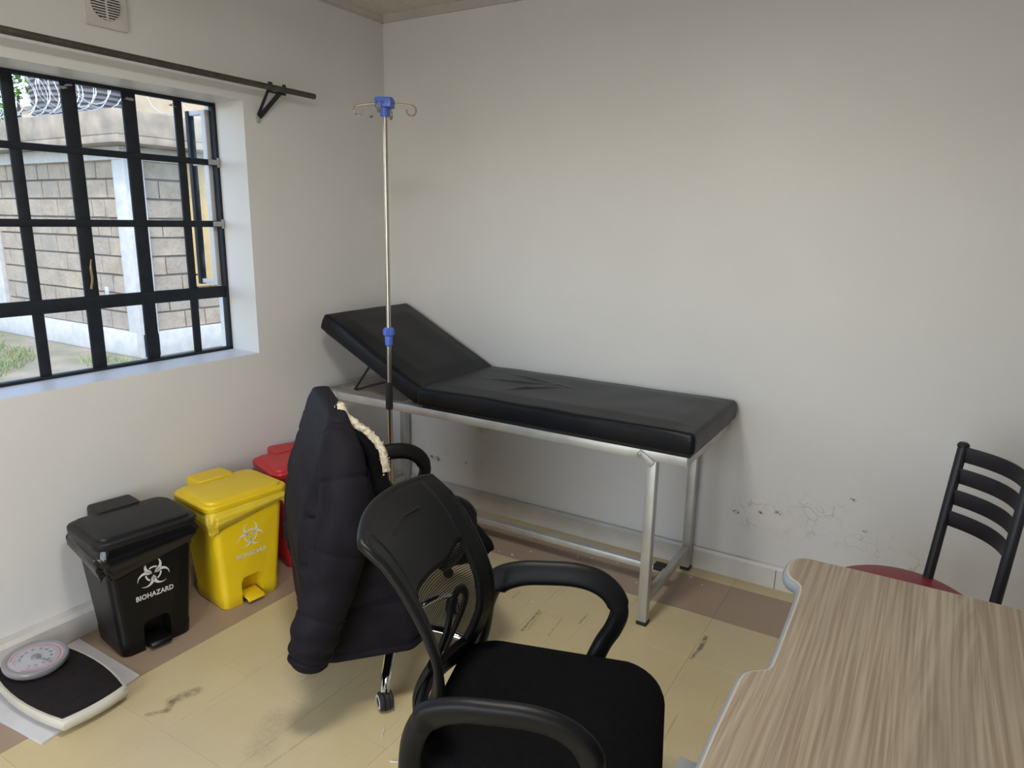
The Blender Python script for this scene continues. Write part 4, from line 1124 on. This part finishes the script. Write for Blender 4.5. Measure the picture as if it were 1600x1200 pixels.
nb = thing('neighbour_building', 'grey stone block building with white corner column outside the window', 'building', (-5.483, 1.803, GZ))
BX, BYc = 0.0, 0.0        # local: corner at the origin; faces run to -x and to +y
CH = .2245                # course height
MB().box((-1.9, 2.0, 1.18), (3.7, 3.88, 2.36)).build('mortar_core', M['mortar'], nb, smooth=0)
MB().box((-4.55, 1.0, 1.18), (1.7, 1.88, 2.36)).build('mortar_core', M['mortar'], nb, smooth=0)
MB().box((-.10, .10, 1.20), (.24, .24, 2.40)).build('corner_column', M['white_render'], nb, bevel=.01)
MB().box((-3.34, .10, 1.20), (.24, .24, 2.40)).build('column', M['white_render'], nb, bevel=.01)
bcache = []
for v in range(4):
    mb = rbox_mesh((1, 1, 1), .02, (3, 3, 3), None)
    me_o = MB(); L_ = .39
    pts = rrect(.5, .5, .03, 1)
    bcache.append(None)
def block(x0, x1, z0, z1, yface, axis):
    key = (round(x1-x0, 3), axis, random.randrange(3)); 
    if key not in bdict:
        w = x1-x0-.012; h = CH-.014; mb = MB(); rv = random.Random(hash(key) % 999)
        j = lambda s: rv.uniform(-s, s)
        f = [(-w/2, -h/2), (w/2, -h/2), (w/2, h/2), (-w/2, h/2)]
        d0, d1 = .0, -.04
        if axis == 'x':
            vs = [(a, .06, b) for a, b in f]+[(a*.985+j(.004), d1+j(.006)+.02, b*.95+j(.004)) for a, b in f]
        else:
            vs = [(-.06, a, b) for a, b in f]+[(-d1+j(.006)-.02, a*.985+j(.004), b*.95+j(.004)) for a, b in f]
        mb.add(vs, [(0, 1, 5, 4), (1, 2, 6, 5), (2, 3, 7, 6), (3, 0, 4, 7), (4, 5, 6, 7), (3, 2, 1, 0)])
        o = mb.build('stone_block', M['stone'], nb, smooth=0); bdict[key] = o.data
    else:
        o = bpy.data.objects.new('stone_block', bdict[key]); COL.objects.link(o); o.parent = nb
    c = (x0+x1)/2
    o.location = (c, .055, (z0+z1)/2) if axis == 'x' else (-.055, c, (z0+z1)/2)
bdict = {}
rb = random.Random(12)
def course(a, b, axis, row):
    L_ = .40; off = (row % 2)*.2
    x_ = a
    first = L_-off if off else L_
    w = first
    while x_ < b-.02:
        e = min(x_+w, b)
        if b-e < .12: e = b
        block(round(x_, 3), round(e, 3), .30+row*CH, .30+(row+1)*CH, 0, axis); x_ = e; w = rb.choice((.40, .40, .40, .28))
for row in range(9):
    course(-3.22, -.22, 'x', row)
    course(-5.30, -3.46, 'x', row)
    if row < 4: course(.22, 2.9, 'y', row)
    else: course(.22, .72, 'y', row)
    if row >= 4: course(1.9, 2.9, 'y', row)
pl_ = MB(); pl_.box((-2.7, .06, .15), (5.3, .20, .30)); pl_.box((-.08, 1.5, .15), (.20, 3.0, .30)); pl_.build('plinth', M['white_render'], nb, bevel=.015)
bb = MB(); bb.box((-2.7, .07, 2.375), (5.36, .20, .15)); bb.box((-.09, 1.5, 2.375), (.20, 3.0, .15)); bb.build('ring_beam', M['white_render'], nb, bevel=.01)
sl_ = MB(); sl_.box((-2.6, 1.7, 2.505), (5.9, 3.9, .10)); sl_.box((-2.6, -.22, 2.67), (5.9, .08, .26)); sl_.box((.32, 1.7, 2.67), (.08, 3.9, .26)); sl_.build('roof_slab', M['concrete'], nb, bevel=.01)
shp = MB(); shp.box((-.02, 1.31, 1.56), (.03, 1.16, 1.5))
sh = shp.build('shutter', M['shutter'], nb, bevel=.004)
for k in range(7): MB().box((.0, .80+k*.17, 1.56), (.016, .012, 1.46)).build('shutter_rib', M['shutter'], sh, smooth=0)
MB().box((-.55, -.05, .78), (.07, .012, .10)).build('meter_box', M['white_render'], nb, bevel=.003)

# razor wire coil on the parapet
def coil(path, r, turns, name, label, barbs=True, wr=.0038):
    n = turns*22; pts = []
    P = [Vector(p) for p in path]; d = P[1]-P[0]; ax = d.normalized(); s1 = Vector((0, 0, 1)); s2 = ax.cross(s1)
    for k in range(n+1):
        a = 2*math.pi*k/22; jit = 1+.12*math.sin(k*.13)
        pts.append(P[0]+d*(k/n)+(s1*math.sin(a)+s2*math.cos(a))*r*jit+s1*r*1.14)
    mb = MB(); mb.tube(pts, wr, 5)
    if barbs:
        for k in range(0, n, 2):
            p = pts[k]; t = (pts[min(k+1, n)]-pts[k-1 if k else 0]).normalized(); u = t.cross(s1); u = u.normalized() if u.length > .01 else s2; w = t.cross(u)
            mb.add([p-t*.026+u*.009, p+t*.026+u*.009, p+t*.026-u*.009, p-t*.026-u*.009, p+w*.008], [(0, 1, 4), (1, 2, 4), (2, 3, 4), (3, 0, 4), (0, 3, 2, 1)])
    return tag(mb.build(name, M['wire'], smooth=0), label, 'razor wire')
coil([(-9.0, 1.56, 2.66), (-5.45, 1.62, 2.66)], .26, 25, 'razor_wire', 'silver razor wire coil above the left face of the stone building')
coil([(-5.16, 1.9, 2.66), (-5.16, 4.6, 2.66)], .22, 7, 'barbed_wire', 'thin loose wire coil above the right face of the stone building', True, .0025)

# water tank with ribs
tk_ = []
for k in range(26):
    z = k*.075; tk_ += [(.655, z), (.69, z+.02), (.69, z+.045), (.66, z+.065)]
tank = MB().lathe(tk_+[(.60, 2.05), (.30, 2.20), (.1, 2.24)], (0, 0, 0), 40)
tag(tank.build('water_tank', M['tank'], smooth=50, loc=(-8.9, 3.30, 2.41)), 'dark ribbed plastic water tank behind the razor wire', 'tank')
ch_ = thing('cream_house', 'cream painted house behind the stone building beyond the wire', 'house', (-13.0, 8.2, GZ))
MB().box((0, 0, 3.1), (2.6, 5.0, 6.2)).build('wall', M['cream_wall'], ch_, smooth=0)
MB().box((.15, 0, 6.3), (3.2, 5.6, .18)).build('roof', M['concrete'], ch_, bevel=.02)
MB().box((1.30, 1.6, 3.4), (.06, 1.0, 1.1)).build('window', M['dark_void'], ch_, smooth=0)
fh = thing('far_house', 'small tan block house far behind the wire coil', 'house', (-16.5, 6.5, GZ))
MB().box((0, 0, 2.05), (2.0, .62, 4.1)).build('wall', M['cream_wall'], fh, smooth=0)
MB().box((0, 0, 4.12), (2.1, .72, .08)).build('roof', M['concrete'], fh, smooth=0)

# tree at the left
tr = thing('tree', 'leafy green tree beyond the razor wire at the left window edge', 'tree', (-12.7, 3.93, GZ))
tb = MB(); tb.tube([(0, 0, 0), (.1, .1, 1.6), (0, .2, 3.0), (.1, 0, 4.2)], [.10, .08, .06, .02], 10)
for a, b in (((.05, .1, 2.4), (-.35, -.25, 3.5)), ((0, .2, 2.9), (.3, .1, 3.9)), ((0, .15, 3.0), (-.1, -.35, 3.8))): tb.tube([a, tuple((Vector(a)+Vector(b))/2+Vector((0, 0, .1))), b], [.05, .035, .015], 8)
tb.build('trunk', M['bark'], tr)
lv = MB(); rnd = random.Random(9)
for c in ((-.3, -.2, 3.6, .36), (.25, .05, 4.05, .34), (-.1, -.3, 3.9, .34), (.1, 0, 4.4, .34), (0, -.2, 3.3, .34)):
    for i in range(120):
        d = Vector((rnd.gauss(0, 1), rnd.gauss(0, 1), rnd.gauss(0, .8))).normalized()*c[3]*rnd.random()**.5
        p = Vector(c[:3])+d; q = Euler((rnd.uniform(-.8, .8), rnd.uniform(-.8, .8), rnd.uniform(0, 6.28))).to_matrix(); L_ = rnd.uniform(.08, .14)
        lv.add([p+q @ Vector(v) for v in ((-L_, 0, 0), (0, -L_*.32, .01), (L_, 0, -.02), (0, L_*.32, .01))], [(0, 1, 2, 3)])
l_ = lv.build('foliage', M['leaf'], tr, smooth=0, flip=False); l_['kind'] = 'stuff'
